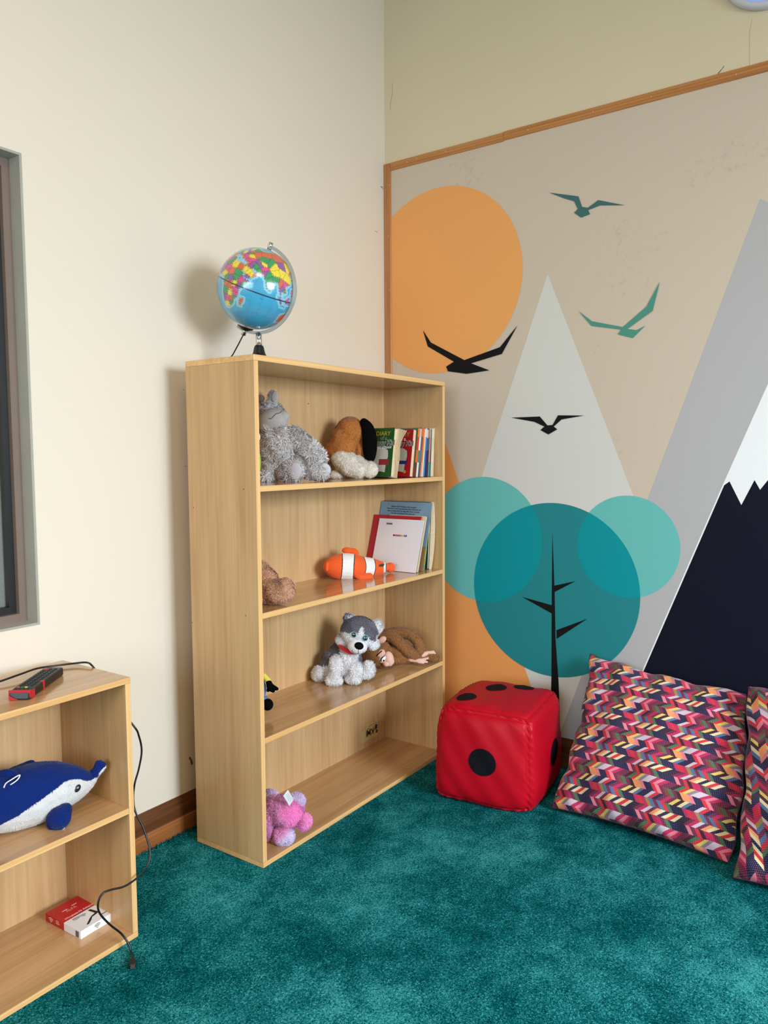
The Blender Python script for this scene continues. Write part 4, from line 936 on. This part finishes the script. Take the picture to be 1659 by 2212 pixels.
def cushion(name, label, BL, BR, TL_, TR_, thick, SL, seed, wr=1.0, group=None, rot=0, pin=(.045,.045)):
    n = 72; bm = bmesh.new(); uvl = bm.loops.layers.uv.new('UVMap'); BL, BR, TL_, TR_ = map(Vector, (BL, BR, TL_, TR_))
    nor = (BR-BL).cross(TL_-BL).normalized(); nor = nor if nor.dot(CAM-BL) > 0 else -nor
    rs = random.Random(seed); ph = [rs.uniform(0, 6.28) for _ in range(8)]
    G = {}
    def h(u, v):
        a = max(0, 1-u**2)*max(0, 1-v**2); return a**.42
    def pt(i, j, side):
        u, v = i/n*2-1, j/n*2-1
        # fine sampling near the edges
        u = math.sin(u*PI/2); v = math.sin(v*PI/2)
        pu = u*(1-(pin[0] if u < 0 else pin[1])*(1-v*v)*(abs(u)**2)); pv = v*(1-.055*(1-u*u)*(abs(v)**3))
        s, t = (pu+1)/2, (pv+1)/2
        base = (BL*(1-s)+BR*s)*(1-t)+(TL_*(1-s)+TR_*s)*t
        H_ = h(u, v); e = max(abs(u), abs(v))
        wrk = .012*wr*math.sin(9*u+5*v+ph[0])*math.sin(4*v-3*u+ph[1])*H_+.0080*wr*math.sin(21*v+6*u+ph[2])*math.exp(-((1-abs(u))/.24)**2)+.0060*wr*math.sin(23*u+4*v+ph[3])*math.exp(-((1-abs(v))/.25)**2)
        sag = .018*math.exp(-((v+.45)/.4)**2)
        base = base+(BR-BL).normalized()*(.0045*math.sin(11*v+ph[4])*u*abs(u))+(TL_-BL).normalized()*(.0045*math.sin(10*u+ph[5])*v*abs(v) if v > 0 else 0)
        p = base+nor*side*(thick/2*H_+(wrk+sag*H_ if side > 0 else 0)*min(1, H_*3))
        return p, (s*SL, t*SL)
    for side in (1, -1):
        for i in range(n+1):
            for j in range(n+1):
                p, uv_ = pt(i, j, side); G[side, i, j] = (bm.verts.new(p), uv_)
        for i in range(n):
            for j in range(n):
                q = [G[side, a, b_] for a, b_ in ((i,j),(i+1,j),(i+1,j+1),(i,j+1))]; f = bm.faces.new([t[0] for t in q]); f.smooth = True
                for lp, t in zip(f.loops, q):
                    c_, s_ = math.cos(rot), math.sin(rot); lp[uvl].uv = (t[1][0]*c_-t[1][1]*s_+1, t[1][0]*s_+t[1][1]*c_+1)
    for i in range(n+1):
        for j in range(n+1): G[1, i, j][0].co.z = max(G[1, i, j][0].co.z, .002); G[-1, i, j][0].co.z = max(G[-1, i, j][0].co.z, .002)
    bmesh.ops.remove_doubles(bm, verts=[v for v in bm.verts], dist=3e-4)
    r = thing(name, label, 'cushion', ((BL+BR)/2).to_tuple()[:2]+(0,), group)
    bmobj('cover', bm, CHV, r, True)
    bm = bmesh.new(); ring_ = []
    for i in range(n+1): ring_.append(pt(i, 0, 1)[0])
    for j in range(1, n+1): ring_.append(pt(n, j, 1)[0])
    for i in range(n-1, -1, -1): ring_.append(pt(i, n, 1)[0])
    for j in range(n-1, 0, -1): ring_.append(pt(0, j, 1)[0])
    ring_.append(ring_[0])
    for p in ring_: p.z = max(p.z, .004)
    tube(bm, ring_, .0022, 6, False); bmobj('seam', bm, mat('seam_plum', (74,20,44), rough=.7), r, True)
    return r
cushion('floor_cushion', 'large square cushion in multicoloured chevron cloth leaning beside the red pouf', (-.415,-1.008,.012), (-.465,-1.618,.012), (-.040,-1.014,.497), (-.040,-1.58,.437), .19, .62, 3, group=None, pin=(.10,-.07))
cushion('floor_cushion', 'second chevron cushion, cut off by the right edge of the photo', (-.550,-1.652,.014), (-.590,-2.26,.014), (-.120,-1.600,.488), (-.060,-2.20,.480), .22, .60, 9, 1.3, rot=1.35)
# ---------------------------------------------------------------- soft toys
def D_(x, y, z): return depth((x, y, z))
def toyroot(S, name, label, cat, x, y, z, group=None): return thing(name, label, cat, (x, y, z), group)
def dec(S, name, pts, dz, m, parent, wd=.9, seg=6):
    """an embroidered line given along the front of the toy"""
    bm = bmesh.new(); tube(bm, spline([S.p(*(q if len(q) == 3 else q+(dz,))) for q in pts], 5), wd*S.s, seg); return bmobj(name, bm, m, parent, True)
THR = mat('dark_thread', (58,54,58), rough=.8); BLKV = mat('black_velour', (9,9,11), rough=.95, spec=.1); GLS = mat('glossy_black_eye', (8,8,10), rough=.06, spec=.8, coat=1)
WHT = mat('white_felt_and_glint', (238,238,240), rough=.8); PNKF = mat('pink_felt', (226,178,160), rough=.8, sheen=.3)
def raycast(obj, px, py):
    d = unproj(px, py).normalized(); w_ = parent_world(obj) ; ok, loc, nor, _ = obj.ray_cast(CAM-w_, d)
    return (loc+w_, nor) if ok else (None, None)
def surf(objs, px, py):
    best = None
    for o in objs:
        l, n = raycast(o, px, py)
        if l is not None and (best is None or (l-CAM).length < (best[0]-CAM).length): best = (l, n)
    return best
def stitched(name, pts, objs, r, m, parent, lift=0.0):
    """thread line lying on the cloth"""
    P_ = [surf(objs, x, y) for x, y in pts]; P_ = [p for p in P_ if p]
    if len(P_) < 2: return
    bm = bmesh.new(); tube(bm, spline([p[0]+p[1]*lift for p in P_], 4), r, 6); return bmobj(name, bm, m, parent, True)
def stuck(name, px, py, objs, rx, ry, rz, m, parent, ang=0, sink=0.3):
    """a small domed piece sewn on at a picture point"""
    h = surf(objs, px, py)
    if not h: return
    l, n = h; n = n.normalized(); R_ = (RT-n*RT.dot(n)).normalized(); U_ = n.cross(R_); a = math.radians(ang)
    X = R_*math.cos(a)+U_*math.sin(a); Y = -R_*math.sin(a)+U_*math.cos(a)
    M4 = Matrix((X*rx, Y*ry, n*rz)).transposed().to_4x4(); M4.translation = l-n*rz*sink
    bm = bmesh.new(); bmesh.ops.create_icosphere(bm, subdivisions=3, radius=1, matrix=M4); return bmobj(name, bm, m, parent, True)

# grey hippo, top shelf
GR1, GR2, GR3 = (204,200,202), (188,183,186), (180,173,171)
d = D_(-.95,-.285,1.3); s_ = d/FPX
R0 = thing('plush_hippo', 'large grey fluffy plush hippo with a smooth smiling muzzle, slumped in the top shelf', 'soft toy', (-.97,-.27,Z1))
S = Soft(600, 960, d)
S.e(602,972,10,40,57,36,6,GR1).e(582,1012,6,20,28,22,0,GR1).e(583,900,26,32,30,28,0,GR1)
S.e(655,1000,8,24,30,20,0,GR1).c((634,942,6),(664,966,-4),21,20,GR1).c((664,966,-4),(684,990,-8),21,21,GR1)
S.c((585,1000,0),(573,1028,-6),18,13,GR1).e(626,1016,-6,28,24,20,0,GR2)
body = soft('body', S, FUR, R0, .0024, 6, (15000, .0175, .0023, .5, .5, .34))
S = Soft(600, 960, d); S.e(638,1017,-16,19,24,12,-6,GR1).c((672,1016,2),(694,1018,-6),19,18,GR1)
soft('foot', S, FUR, R0, .0022, 4, (3600, .013, .0021, .5, .5, .4))
S = Soft(600, 960, d); S.e(590,908,2,33,27,26,8,GR3).e(577,921,-2,18,14,18,0,GR3).e(612,900,-2,13,14,14,0,GR3)
muz = soft('muzzle', S, VELOUR, R0, .0022, 10)
S = Soft(600, 960, d); S.e(588,857,14,10,14,5,-8,GR1).e(584,872,18,14,8,8,0,GR1); ear = soft('ear', S, FUR, R0, .0018, 4, (1500, .007, .0016, .4, .5, .25))
S = Soft(600, 960, d); S.e(593,857,9,7.5,12,3,-8,GR3); soft('ear_lining', S, VELOUR, R0, .0014, 3)
S = Soft(600, 960, d); S.e(563,861,22,9,8,6,20,(120,100,92)); soft('ear', S, VELOUR, R0, .0016, 4)
S = Soft(600, 960, d); S.e(566,884,10,11,8,8,10,(166,160,160)); soft('eyelid', S, VELOUR, R0, .0016, 4)
S = Soft(600, 960, d); S.e(638,1018,-27,14,19,5,-6,(188,182,192)); soft('foot_pad', S, VELOUR, R0, .0016, 4)
S = Soft(600, 960, d); S.e(700,1015,-17,15,15,5,-10,(196,192,198)); soft('foot_pad', S, VELOUR, R0, .0016, 4)
S = Soft(600, 960, d); S.e(686,993,-22,14,11,4.5,25,(190,185,188)); soft('hand_pad', S, VELOUR, R0, .0016, 4)
stitched('mouth_stitch', [(581,904),(586,904),(591,899),(596,894),(601,893),(606,891),(608,888)], [muz], .0011, THR, R0, .0004)
stitched('muzzle_seam', [(568,918),(573,926),(577,931)], [muz], .0016, mat('pale_seam', (214,208,196), rough=.8), R0, .0005)

# green and white plush behind it, at the upright
d = D_(-1.225,-.30,1.29); S = Soft(548, 985, d)
R0 = thing('green_plush', 'bright green plush with a white round hand behind the hippo', 'soft toy', (-1.235,-.29,Z1))
S.e(546,998,6,18,40,20,0,(140,188,44)); soft('body', S, VELOUR, R0, .0022, 6)
S = Soft(548, 985, d); S.e(551,944,2,11.5,14,11,0,(226,230,240)); soft('hand', S, VELOUR, R0, .0018, 4)

# brown dog lying with its back to the room
BR1 = (196,124,62); WH1 = (236,230,220)
d = D_(-.60,-.27,1.28); S = Soft(752, 970, d)
R0 = thing('plush_dog', 'tan and white plush dog with long black ears lying between the hippo and the paperbacks', 'soft toy', (-.60,-.26,Z1))
S.e(757,934,16,31,34,30,12,BR1).e(736,972,16,34,30,30,30,BR1).c((746,945,16),(738,975,10),30,32,BR1).e(776,975,14,12,22,20,0,BR1)
hd = soft('body', S, FUR, R0, .0024, 8, (12000, .0060, .0014, .4, .6, .24))
S = Soft(752, 970, d); S.c((738,990,-4),(752,1008,-12),23,20,WH1).c((752,1008,-12),(774,1019,-18),20,16,WH1).e(726,1026,0,16,9,14,0,WH1).c((744,985,-2),(760,995,-8),17,15,WH1)
soft('leg', S, FUR, R0, .0022, 6, (6500, .0065, .0014, .4, .6, .14))
S = Soft(752, 970, d); S.c((774,998,-2),(790,1011,-10),15,16,WH1).e(799,1014,-12,17,18,15,0,WH1)
soft('leg', S, FUR, R0, .0022, 6, (4500, .0065, .0014, .4, .6, .14))
S = Soft(752, 970, d); S.chain([(786,912,-2,9),(794,925,-4,13.5),(798,945,-6,16),(799,965,-8,16),(799,984,-10,13),(798,995,-10,8)], .5, (9,9,10)); soft('ear', S, SHORT, R0, .0018, 8)
S = Soft(752, 970, d); S.e(727,930,30,6,22,5,-30,(9,9,10)); soft('ear', S, SHORT, R0, .0018, 4)
stitched('back_seam', [(768,902),(757,915),(748,928),(741,938),(736,945)], [hd], .0007, mat('brown_thread', (140,80,38)), R0, .0014)

# pinkish tan fluffy plush, second shelf
TN = (206,156,126)
d = D_(-1.145,-.34,.86); S = Soft(590, 1270, d)
R0 = thing('plush_bear', 'pinkish tan fluffy plush with one big foot forward, cut off by the left upright', 'soft toy', (-1.12,-.28,Z2))
S.c((560,1236,26),(582,1252,20),26,20,TN).e(566,1260,18,30,40,28,0,TN).e(582,1278,-4,30,27,22,0,TN)
soft('body', S, FUR, R0, .0024, 6, (9000, .010, .0017, .5, .6, .20))
S = Soft(590, 1270, d); S.c((592,1279,-8),(612,1277,-14),26,25,TN).e(616,1268,-10,20,19,18,0,TN)
soft('foot', S, FUR, R0, .0024, 6, (7000, .010, .0017, .5, .6, .20))

# clownfish, second shelf, lying along the shelf
OR, WT = (240,98,44), (240,238,236)
d = D_(-.53,-.27,.86); S = Soft(765, 1224, d)
R0 = thing('plush_clownfish', 'orange and white striped plush fish lying on the second shelf', 'soft toy', (-.52,-.255,Z2))
k_ = .72
def fz(x): return (x-765)*k_
S.chain([(x, y, fz(x), r_) for x, y, r_ in ((716,1224,18),(728,1224,26),(745,1224,29.5),(762,1225,28.5),(780,1227,25.5),(798,1227,22.5),(814,1227,17.5),(826,1226,12),(834,1225,8))], .9, OR)
def fishcol(X, Y, z, C):
    C = np.tile(np.array(lin(OR)), (len(X), 1)); sl = (Y-1224)*-.06
    b1_ = (X > 739.5+sl-((Y-1224)/29)**2*2) & (X < 764.5+sl); q = X-(Y-1224)*.10-((Y-1224)/26)**2*-7
    bulge = 8*(1-((Y-1224)/26)**2); e1 = 783+bulge*1.0; e2 = 804+bulge*.9
    b2_ = (X > e1) & (X < e2); b3_ = (X > 829) & (X < 834)
    C[b1_ | b2_ | b3_] = lin(WT)
    bk = ((np.abs(X-739.5-sl+((Y-1224)/29)**2*2) < .9) | (np.abs(X-764.5-sl) < .9) | (np.abs(X-e1) < .7) | (np.abs(X-e2) < .7) | (np.abs(X-834) < .7)); C[bk] = lin((30,24,26)); return C
fb = soft('body', S, VELOUR, R0, .0015, 5, None, fishcol)
S = Soft(765, 1224, d); S.e(843,1226,fz(843),11,11,9,0,OR); soft('tail_fin', S, VELOUR, R0, .0016, 4)
S = Soft(765, 1224, d); S.e(750,1189,fz(752),12,7,6,0,OR).e(764,1193,fz(764),12,9,6,-22,OR); soft('dorsal_fin', S, VELOUR, R0, .0016, 5)
S = Soft(765, 1224, d); S.c((770,1243,fz(770)-26),(778,1247,fz(776)-30),6,8,OR).c((778,1247,fz(776)-30),(798,1246,fz(790)-30),8,9,OR); soft('side_fin', S, VELOUR, R0, .0016, 5)
stuck('mouth', 706, 1224, [fb], .0075, .018, .006, mat('bright_orange_velour', (244,104,28), rough=.85, sheen=.4), R0, -4)
h = surf([fb], 825, 1221)
if h: polyobj('tag', [([at(819,1224,1,h[0].y-.002), at(823,1218,1,h[0].y-.010), at(831,1218,1,h[0].y-.010), at(828,1224,1,h[0].y-.003)], 0)], [mat('green_tag', (30,84,52))], R0)

# husky, third shelf
GY = (112,110,122); HW = (236,235,238)
d = D_(-.67,-.25,.5); S = Soft(755, 1410, d)
R0 = thing('plush_husky', 'sitting grey and white plush husky with blue eyes and a red collar', 'soft toy', (-.68,-.235,Z3))
S.e(752,1430,12,29,40,26,0,HW).e(734,1418,22,26,36,22,-25,GY).c((712,1424,16),(704,1448,14),17,16,HW)
def hbody(X, Y, z, C):
    C = C.copy(); g = ((Y < 1437-(X-700)*.15) & (X < 735+(Y-1400)*.12) & (Y > 1385)) & (X+.9*(Y-1437) < 742); C[g] = lin(GY); C[~g & (X > 739)] = lin(HW)
    g2 = (X > 774) & (Y < 1440); C[g2] = lin(GY); return C
soft('body', S, FUR, R0, .0022, 6, (9000, .0105, .0018, .5, .6, .28), hbody)
def leg(prims, n=2600, nm='leg'):
    S = Soft(755, 1410, d)
    for q in prims: S.c(*q) if q[0].__class__ is tuple else S.e(*q)
    return soft(nm, S, FUR, R0, .002, 5, (n, .0105, .0018, .5, .6, .2))
leg([((728,1428,-4),(723,1462,-14),15,15,HW),(722,1470,-18,18,11.5,14,0,HW)])
leg([((769,1440,-6),(765,1462,-14),13,15,HW),(764,1466,-18,17,11,14,0,HW)])
leg([(690,1456,8,16,17,14,20,HW)], 1800, 'hind_foot')
leg([(795,1447,4,15,19,9,-18,HW),(786,1452,6,11,13,10,0,HW)], 2000, 'hind_foot')
S = Soft(755, 1410, d); S.e(776,1366,-2,41,35,33,-10,HW).e(742,1382,2,17,14,16,0,HW).e(806,1391,0,15,13,15,0,HW)
def hhead(X, Y, z, C):
    C = np.tile(np.array(lin(HW)), (len(X), 1)); u, v = X-776, Y-1366
    top = (v < 4+u*.32) & (v < 6+u*.32+0*u)
    top = (Y < 1375+.30*(X-776)); blaze = (np.abs(X-(780+(Y-1366)*-.20)) < 1.5+(Y-1350)*.27) & (Y > 1353)
    eyel = ((X-764)**2/90+(Y-1372)**2/64 < 1) | ((X-789)**2/80+(Y-1380)**2/64 < 1)
    left = (X < 744) & (Y > 1366)
    g = top & ~blaze & ~eyel & ~left & ~((X > 812) & (Y > 1372)); C[g] = lin(GY); return C
hh = soft('head', S, FUR, R0, .002, 6, (9000, .0070, .0015, .5, .5, .26), hhead)
S = Soft(755, 1410, d); S.e(772,1396,-24,22,17,20,-12,(236,233,236)).e(776,1388,-20,14,12,16,0,(236,233,236)); mz = soft('muzzle', S, VELOUR, R0, .0018, 8)
S = Soft(755, 1410, d); S.e(756,1339,2,11,13,6,38,HW); soft('ear', S, FUR, R0, .0018, 3, (1800, .0125, .0018, .5, .1, .3), lambda X, Y, z, C: np.where(((X < 749) | (Y < 1329))[:, None], np.array(lin(GY))*1.5, C))
S = Soft(755, 1410, d); S.e(815,1354,2,9.5,15,6,-14,HW); soft('ear', S, FUR, R0, .0018, 3, (1800, .0125, .0018, .5, .1, .3))
s0 = S.s
stuck('nose', 776, 1395, [mz], 10*s0, 8*s0, 5*s0, BLKV, R0, -12)
for ex, ey in ((764.5,1371.5),(789,1378.5)):
    hq = stuck('eye', ex, ey, [hh], 6.4*s0, 6.6*s0, 4*s0, mat('eye_blue', (60,170,205), rough=.1, coat=1, spec=.7), R0)
    pq = stuck('pupil', ex+.4, ey, [hq], 4.4*s0, 4.6*s0, 2*s0, GLS, hq, sink=.2); stuck('glint', ex-1.5, ey-1.8, [hq, pq], 1.0*s0, 1.0*s0, .6*s0, WHT, hq, sink=-.1)  # glint: a white dome put on each eye as its highlight
stitched('mouth_stitch', [(774,1403),(774,1408),(773,1412),(767,1413),(762,1409),(761,1404)], [mz], .0009, BLKV, R0, .0004)
stitched('mouth_stitch', [(773,1412),(778,1414),(783,1411),(785,1407)], [mz], .0009, BLKV, R0, .0004)
for q in ((762,1399),(764,1402),(765,1397),(785,1404),(787,1402)): stuck('whisker_dot', q[0], q[1], [mz], .0009, .0009, .0006, BLKV, R0)
bm = bmesh.new(); P_ = [S.p(x, y, z) for x, y, z in ((734,1391,-4),(738,1399,-11),(746,1404,-17),(757,1409,-19),(772,1408,-12),(788,1402,-4),(795,1398,6),(786,1394,24),(760,1388,34),(740,1387,22),(734,1391,-4))]
tube(bm, spline(P_, 5), 4.6*s0, 8, False); bmobj('collar', bm, mat('red_felt', (204,16,32), rough=.8, sheen=.4), R0, True)

# monkey sprawled behind and beside the husky
MB = (156,106,64)
d = D_(-.36,-.30,.46); S = Soft(860, 1405, d); MF = (236,190,172)
R0 = thing('plush_monkey', 'brown plush monkey with pink face and ears lying on its side beside the husky', 'soft toy', (-.36,-.275,Z3))
S.e(814,1410,-12,33,30,24,0,MB).c((812,1420,-10),(824,1430,-12),22,14,MB).c((846,1422,2),(892,1420,8),14,11,MB).e(856,1406,6,24,22,18,0,MB)
hm = soft('body', S, FUR, R0, .0022, 7, (9000, .0062, .0014, .4, .6, .32))
def limb(nm, pts, r0, r1, n=3200, col=MB):
    S = Soft(860, 1405, d); P_ = spline([Vector(q) for q in pts], 4)
    for i, (a, b) in enumerate(zip(P_, P_[1:])):
        t = i/len(P_); S.c(tuple(a), tuple(b), r0+(r1-r0)*t, r0+(r1-r0)*(t+1/len(P_)), col)
    return soft(nm, S, FUR, R0, .002, 4, (n, .0062, .0014, .4, .6, .32))
limb('arm', [(818,1376,-4),(836,1372,-8),(858,1384,-12),(880,1404,-8),(900,1418,2)], 12, 12.5, 4200)
limb('leg', [(836,1372,12),(862,1367,14),(888,1371,12),(903,1388,8),(906,1408,4)], 14, 11, 3800)
limb('leg', [(900,1412,6),(922,1416,8),(938,1421,4)], 9, 11, 1800)
S = Soft(860, 1405, d)
S.c((904,1416,2),(921,1413,4),7,6.5,MF).c((921,1410,4),(936,1408,4),3.4,3,MF).c((922,1413,3),(939,1412,2),3.4,3,MF).c((920,1417,4),(934,1416,3),3.2,2.8,MF)
soft('hand', S, VELOUR, R0, .0013, 3)
S = Soft(860, 1405, d)
S.c((888,1423,-2),(908,1427,-6),7,5.5,MF).c((908,1426,-8),(924,1422,-8),3.2,2.8,MF).c((910,1429,-8),(922,1430,-9),3.0,2.6,MF).c((904,1430,-8),(914,1432,-10),2.8,2.4,MF)
soft('hand', S, VELOUR, R0, .0013, 3)
S = Soft(860, 1405, d); S.e(840,1423,-28,11,17,11,10,MF).e(834,1434,-32,7,6,8,0,MF).e(846,1428,-26,6,8,8,0,MF); mf = soft('muzzle', S, VELOUR, R0, .0015, 5)
S = Soft(860, 1405, d); S.e(822,1412,-30,12,10,7,50,(226,180,160)).e(826,1424,-31,9,9,7,0,(226,180,160)); bf = soft('face', S, VELOUR, R0, .0015, 4)
S = Soft(860, 1405, d); S.e(826,1382,-24,9.5,7,4,35,MF); soft('ear', S, VELOUR, R0, .0013, 3)
stitched('eyebrow', [(813,1417),(819,1411),(825,1406)], [bf, mf, hm], .0022, BLKV, R0, .0008)
me_ = stuck('eye', 829, 1423, [bf, mf], .013, .0062, .003, WHT, R0, 52, .1)
stitched('eyelid', [(822,1428),(825,1421),(831,1417)], [bf, mf, me_], .0018, BLKV, R0, .0012)
stuck('pupil', 829, 1427, [me_, bf, mf], .0035, .0045, .0012, BLKV, R0, 50, .1)

# generic doll in blue dungarees half hidden by the upright, third shelf
d = D_(-1.12,-.27,.46); S = Soft(565, 1490, d)
R0 = thing('rag_doll', 'small doll with yellow sleeves, blue dungarees and black mittens, cut off by the left upright', 'soft toy', (-1.14,-.27,Z3))
S.e(557,1489,8,18,30,16,0,(82,128,184)).c((562,1512,2),(572,1512,-4),10,9,(82,128,184)).e(548,1532,4,10,9,9,0,(82,128,184)); soft('dungarees', S, VELOUR, R0, .0018, 5)
S = Soft(565, 1490, d); S.c((561,1458,2),(570,1460,2),6.5,6.2,(232,216,92)).c((570,1460,2),(580,1471,2),6.5,6,(232,216,92)).e(562,1464,4,9,10,9,0,(232,216,92)); soft('sleeve', S, VELOUR, R0, .0014, 3)
S = Soft(565, 1490, d); BK_ = (9,9,11); S.c((580,1473,1),(583,1482,0),6.2,8,BK_).c((584,1482,0),(598,1488,0),7,4,BK_).c((582,1487,0),(590,1492,0),6,4.5,BK_).c((580,1488,0),(579,1491,0),4,4,BK_); soft('mitten', S, SHORT, R0, .0013, 3)
S = Soft(565, 1490, d); S.e(578,1522,-10,12.5,13,12,0,BK_).e(562,1530,-14,9,10,12,0,BK_); soft('shoe', S, SHORT, R0, .0016, 4)
S = Soft(565, 1490, d); S.e(544,1440,8,15,17,14,0,(228,190,160)); soft('head', S, VELOUR, R0, .0018, 4)
S = Soft(565, 1490, d); S.e(542,1433,12,17,15,15,0,(96,62,38)); soft('hair', S, VELOUR, R0, .0018, 4)

# pink and lilac plush on the bottom shelf
PK, PL_, LL = (240,140,200), (218,140,184), (208,184,224)
d = D_(-1.17,-.35,.08); S = Soft(615, 1760, d)
R0 = thing('pink_plush', 'fluffy pink and lilac plush slumped face down on the bottom shelf, white care label up', 'soft toy', (-1.17,-.33,T))
S.e(617,1753,10,40,36,34,0,PK).e(590,1752,14,24,34,30,0,PL_)
def pcol(X, Y, z, C):
    t = np.clip(((X-632)**2/900+(Y-1755)**2/1400), 0, 1)[:, None]; c = np.array(lin((250,128,200)))*(1-t)+np.array(lin((224,146,196)))*t
    q = np.clip((1722-Y)/14, 0, 1)[:, None]*np.clip((X-620)/20, 0, 1)[:, None]; return c*(1-q)+np.array(lin(LL))*q
soft('body', S, FUR, R0, .0024, 6, (11000, .010, .0015, .4, .5, .16), pcol)
S = Soft(615, 1760, d); S.e(642,1728,12,17,14,14,-20,LL); soft('ear', S, FUR, R0, .0022, 4, (2200, .009, .0015, .4, .5, .12))
S = Soft(615, 1760, d); S.e(583,1722,26,18,16,14,0,LL); soft('ear', S, FUR, R0, .0022, 4, (2200, .009, .0015, .4, .5, .12))
def ft(X, Y, z, C): t = np.clip((X+Y-(613+1800))/22+.4, 0, 1)[:, None]; return np.array(lin((234,150,206)))*(1-t)+np.array(lin((220,202,236)))*t
S = Soft(615, 1760, d); S.e(613,1805,-10,23,21,20,0,PK); soft('foot', S, FUR, R0, .0022, 5, (3600, .009, .0015, .4, .5, .14), ft)
S = Soft(615, 1760, d); S.e(658,1776,0,15,19,15,-20,PK); soft('arm', S, FUR, R0, .0022, 5, (3000, .008, .0014, .4, .5, .14))
S = Soft(615, 1760, d); S.e(578,1790,-4,12,27,16,0,(214,140,196)); soft('arm', S, FUR, R0, .0022, 5, (3000, .009, .0015, .4, .5, .14))
S = Soft(615, 1760, d)
tg = [S.p(625,1741,-27), S.p(620,1732,-33), S.p(612,1719,-38), S.p(622,1706,-40), S.p(628,1716,-38), S.p(634,1725,-34), S.p(634,1728,-32), S.p(625,1741,-27)]
bm = bmesh.new(); q = [bm.verts.new(p) for p in tg[:-1]]; bm.faces.new(q); bmesh.ops.triangulate(bm, faces=bm.faces[:]); 
e_ = bmesh.ops.extrude_face_region(bm, geom=bm.faces[:]); bmesh.ops.translate(bm, verts=[v for v in e_['geom'] if isinstance(v, bmesh.types.BMVert)], vec=FW*.0008)
tgo = bmobj('care_label', bm, mat('white_satin_label', (240,242,246), rough=.45), R0)
bm = bmesh.new()
for k in range(5):
    a = S.p(616.5+k*2.0, 1719+k*3.2, -40.5); b = S.p(623+k*2.0, 1713+k*3.0, -41.5); n = UP*.0006; bm.faces.new([bm.verts.new(t) for t in (a-n, b-n, b+n, a+n)])
me = bpy.data.meshes.new('label_print'); bm.to_mesh(me); bm.free(); link('label_print', me, mat('label_grey_print', (150,154,166)), tgo)

# blue dolphin in the low bookcase
DB, DW = (6,40,116), (228,226,226)
d = D_(-1.92,-.24,.45); S = Soft(100, 1710, d)
R0 = thing('plush_dolphin', 'blue and white plush dolphin with a white loop tag lying in the low bookcase', 'soft toy', (-1.93,-.235,SM))
def dz(x): return (x-100)*.62
S.chain([(x, y, dz(x), r_) for x, y, r_ in ((-170,1786,10),(-140,1778,18),(-90,1764,36),(-40,1748,54),(10,1733,64),(50,1721,67),(88,1709,63),(118,1700,54),(142,1695,45),(162,1691,35),(180,1687,24),(194,1682,16))], .85, DB)
S.c((192,1683,dz(192)),(222,1656,dz(205)),15,8,DB)
def dcol(X, Y, z, C):
    xp = [-200,0,40,97,125,140,155,172,186,196,205,228,300]; yp = [1800,1783,1762,1722,1701,1689,1684,1683,1687,1686,1680,1654,1600]
    yb = np.interp(X, xp, yp); m = Y > yb; C = np.tile(np.array(lin(DB)), (len(X), 1)); C[m] = lin(DW); return C
dbod = soft('body', S, VELOUR, R0, .0024, 8, (16000, .0028, .0009, .4, .6, .08), dcol)
S = Soft(100, 1710, d); S.c((204,1672,dz(200)-4),(214,1654,dz(205)-4),11,9,DB).c((214,1652,dz(205)-4),(223,1652,dz(206)-4),10,6,DB); soft('upper_beak', S, VELOUR, R0, .002, 5, (1500, .0028, .0009, .4, .6, .08))
S = Soft(100, 1710, d); S.c((142,1748,-30),(128,1766,-40),13,24,DB).e(124,1771,-42,28,24,9,55,DB)
def fcol(X, Y, z, C): C = C.copy(); e_ = (X-118)*.62+(Y-1770)*.78 > 27; C[e_] = lin(DW); return C
soft('flipper', S, VELOUR, R0, .002, 6, (3000, .0028, .0009, .4, .6, .08), fcol)
S = Soft(100, 1710, d); S.e(14,1681,-64,29,20,10,8,DB).c((-4,1684,-50),(6,1700,-44),16,20,DB); soft('dorsal_fin', S, VELOUR, R0, .002, 6, (2600, .0028, .0009, .4, .6, .08))
S = Soft(100, 1710, d); S.c((30,1668,10),(66,1654,20),12,12,DB); soft('dorsal_fin', S, VELOUR, R0, .002, 5, (1500, .0028, .0009, .4, .6, .08))
S = Soft(100, 1710, d); S.e(-150,1785,dz(-160),26,10,30,0,DB); soft('tail_fluke', S, VELOUR, R0, .0024, 5)
s0 = S.s
hq = stuck('eye', 168, 1703, [dbod], 9*s0, 7.5*s0, 3*s0, mat('dark_eye_patch', (22,24,28), rough=.5), R0, 35)
stuck('eye_glint', 168.5, 1701.5, [hq], 3*s0, 1.6*s0, 1*s0, mat('eye_highlight_grey', (170,172,178)), hq, 35, .2)  # highlight of the eye, modelled as a small pale grey dome
bm = bmesh.new(); tube(bm, spline([S.p(8,1702,-92), S.p(13,1692,-86), S.p(25,1684,-84), S.p(38,1676,-78), S.p(43,1675,-76), S.p(38,1684,-78), S.p(26,1693,-82), S.p(10,1703,-84)], 5), .0016, 6, False)
bmobj('loop_tag', bm, mat('white_ribbon', (240,240,240), rough=.6), R0, True)
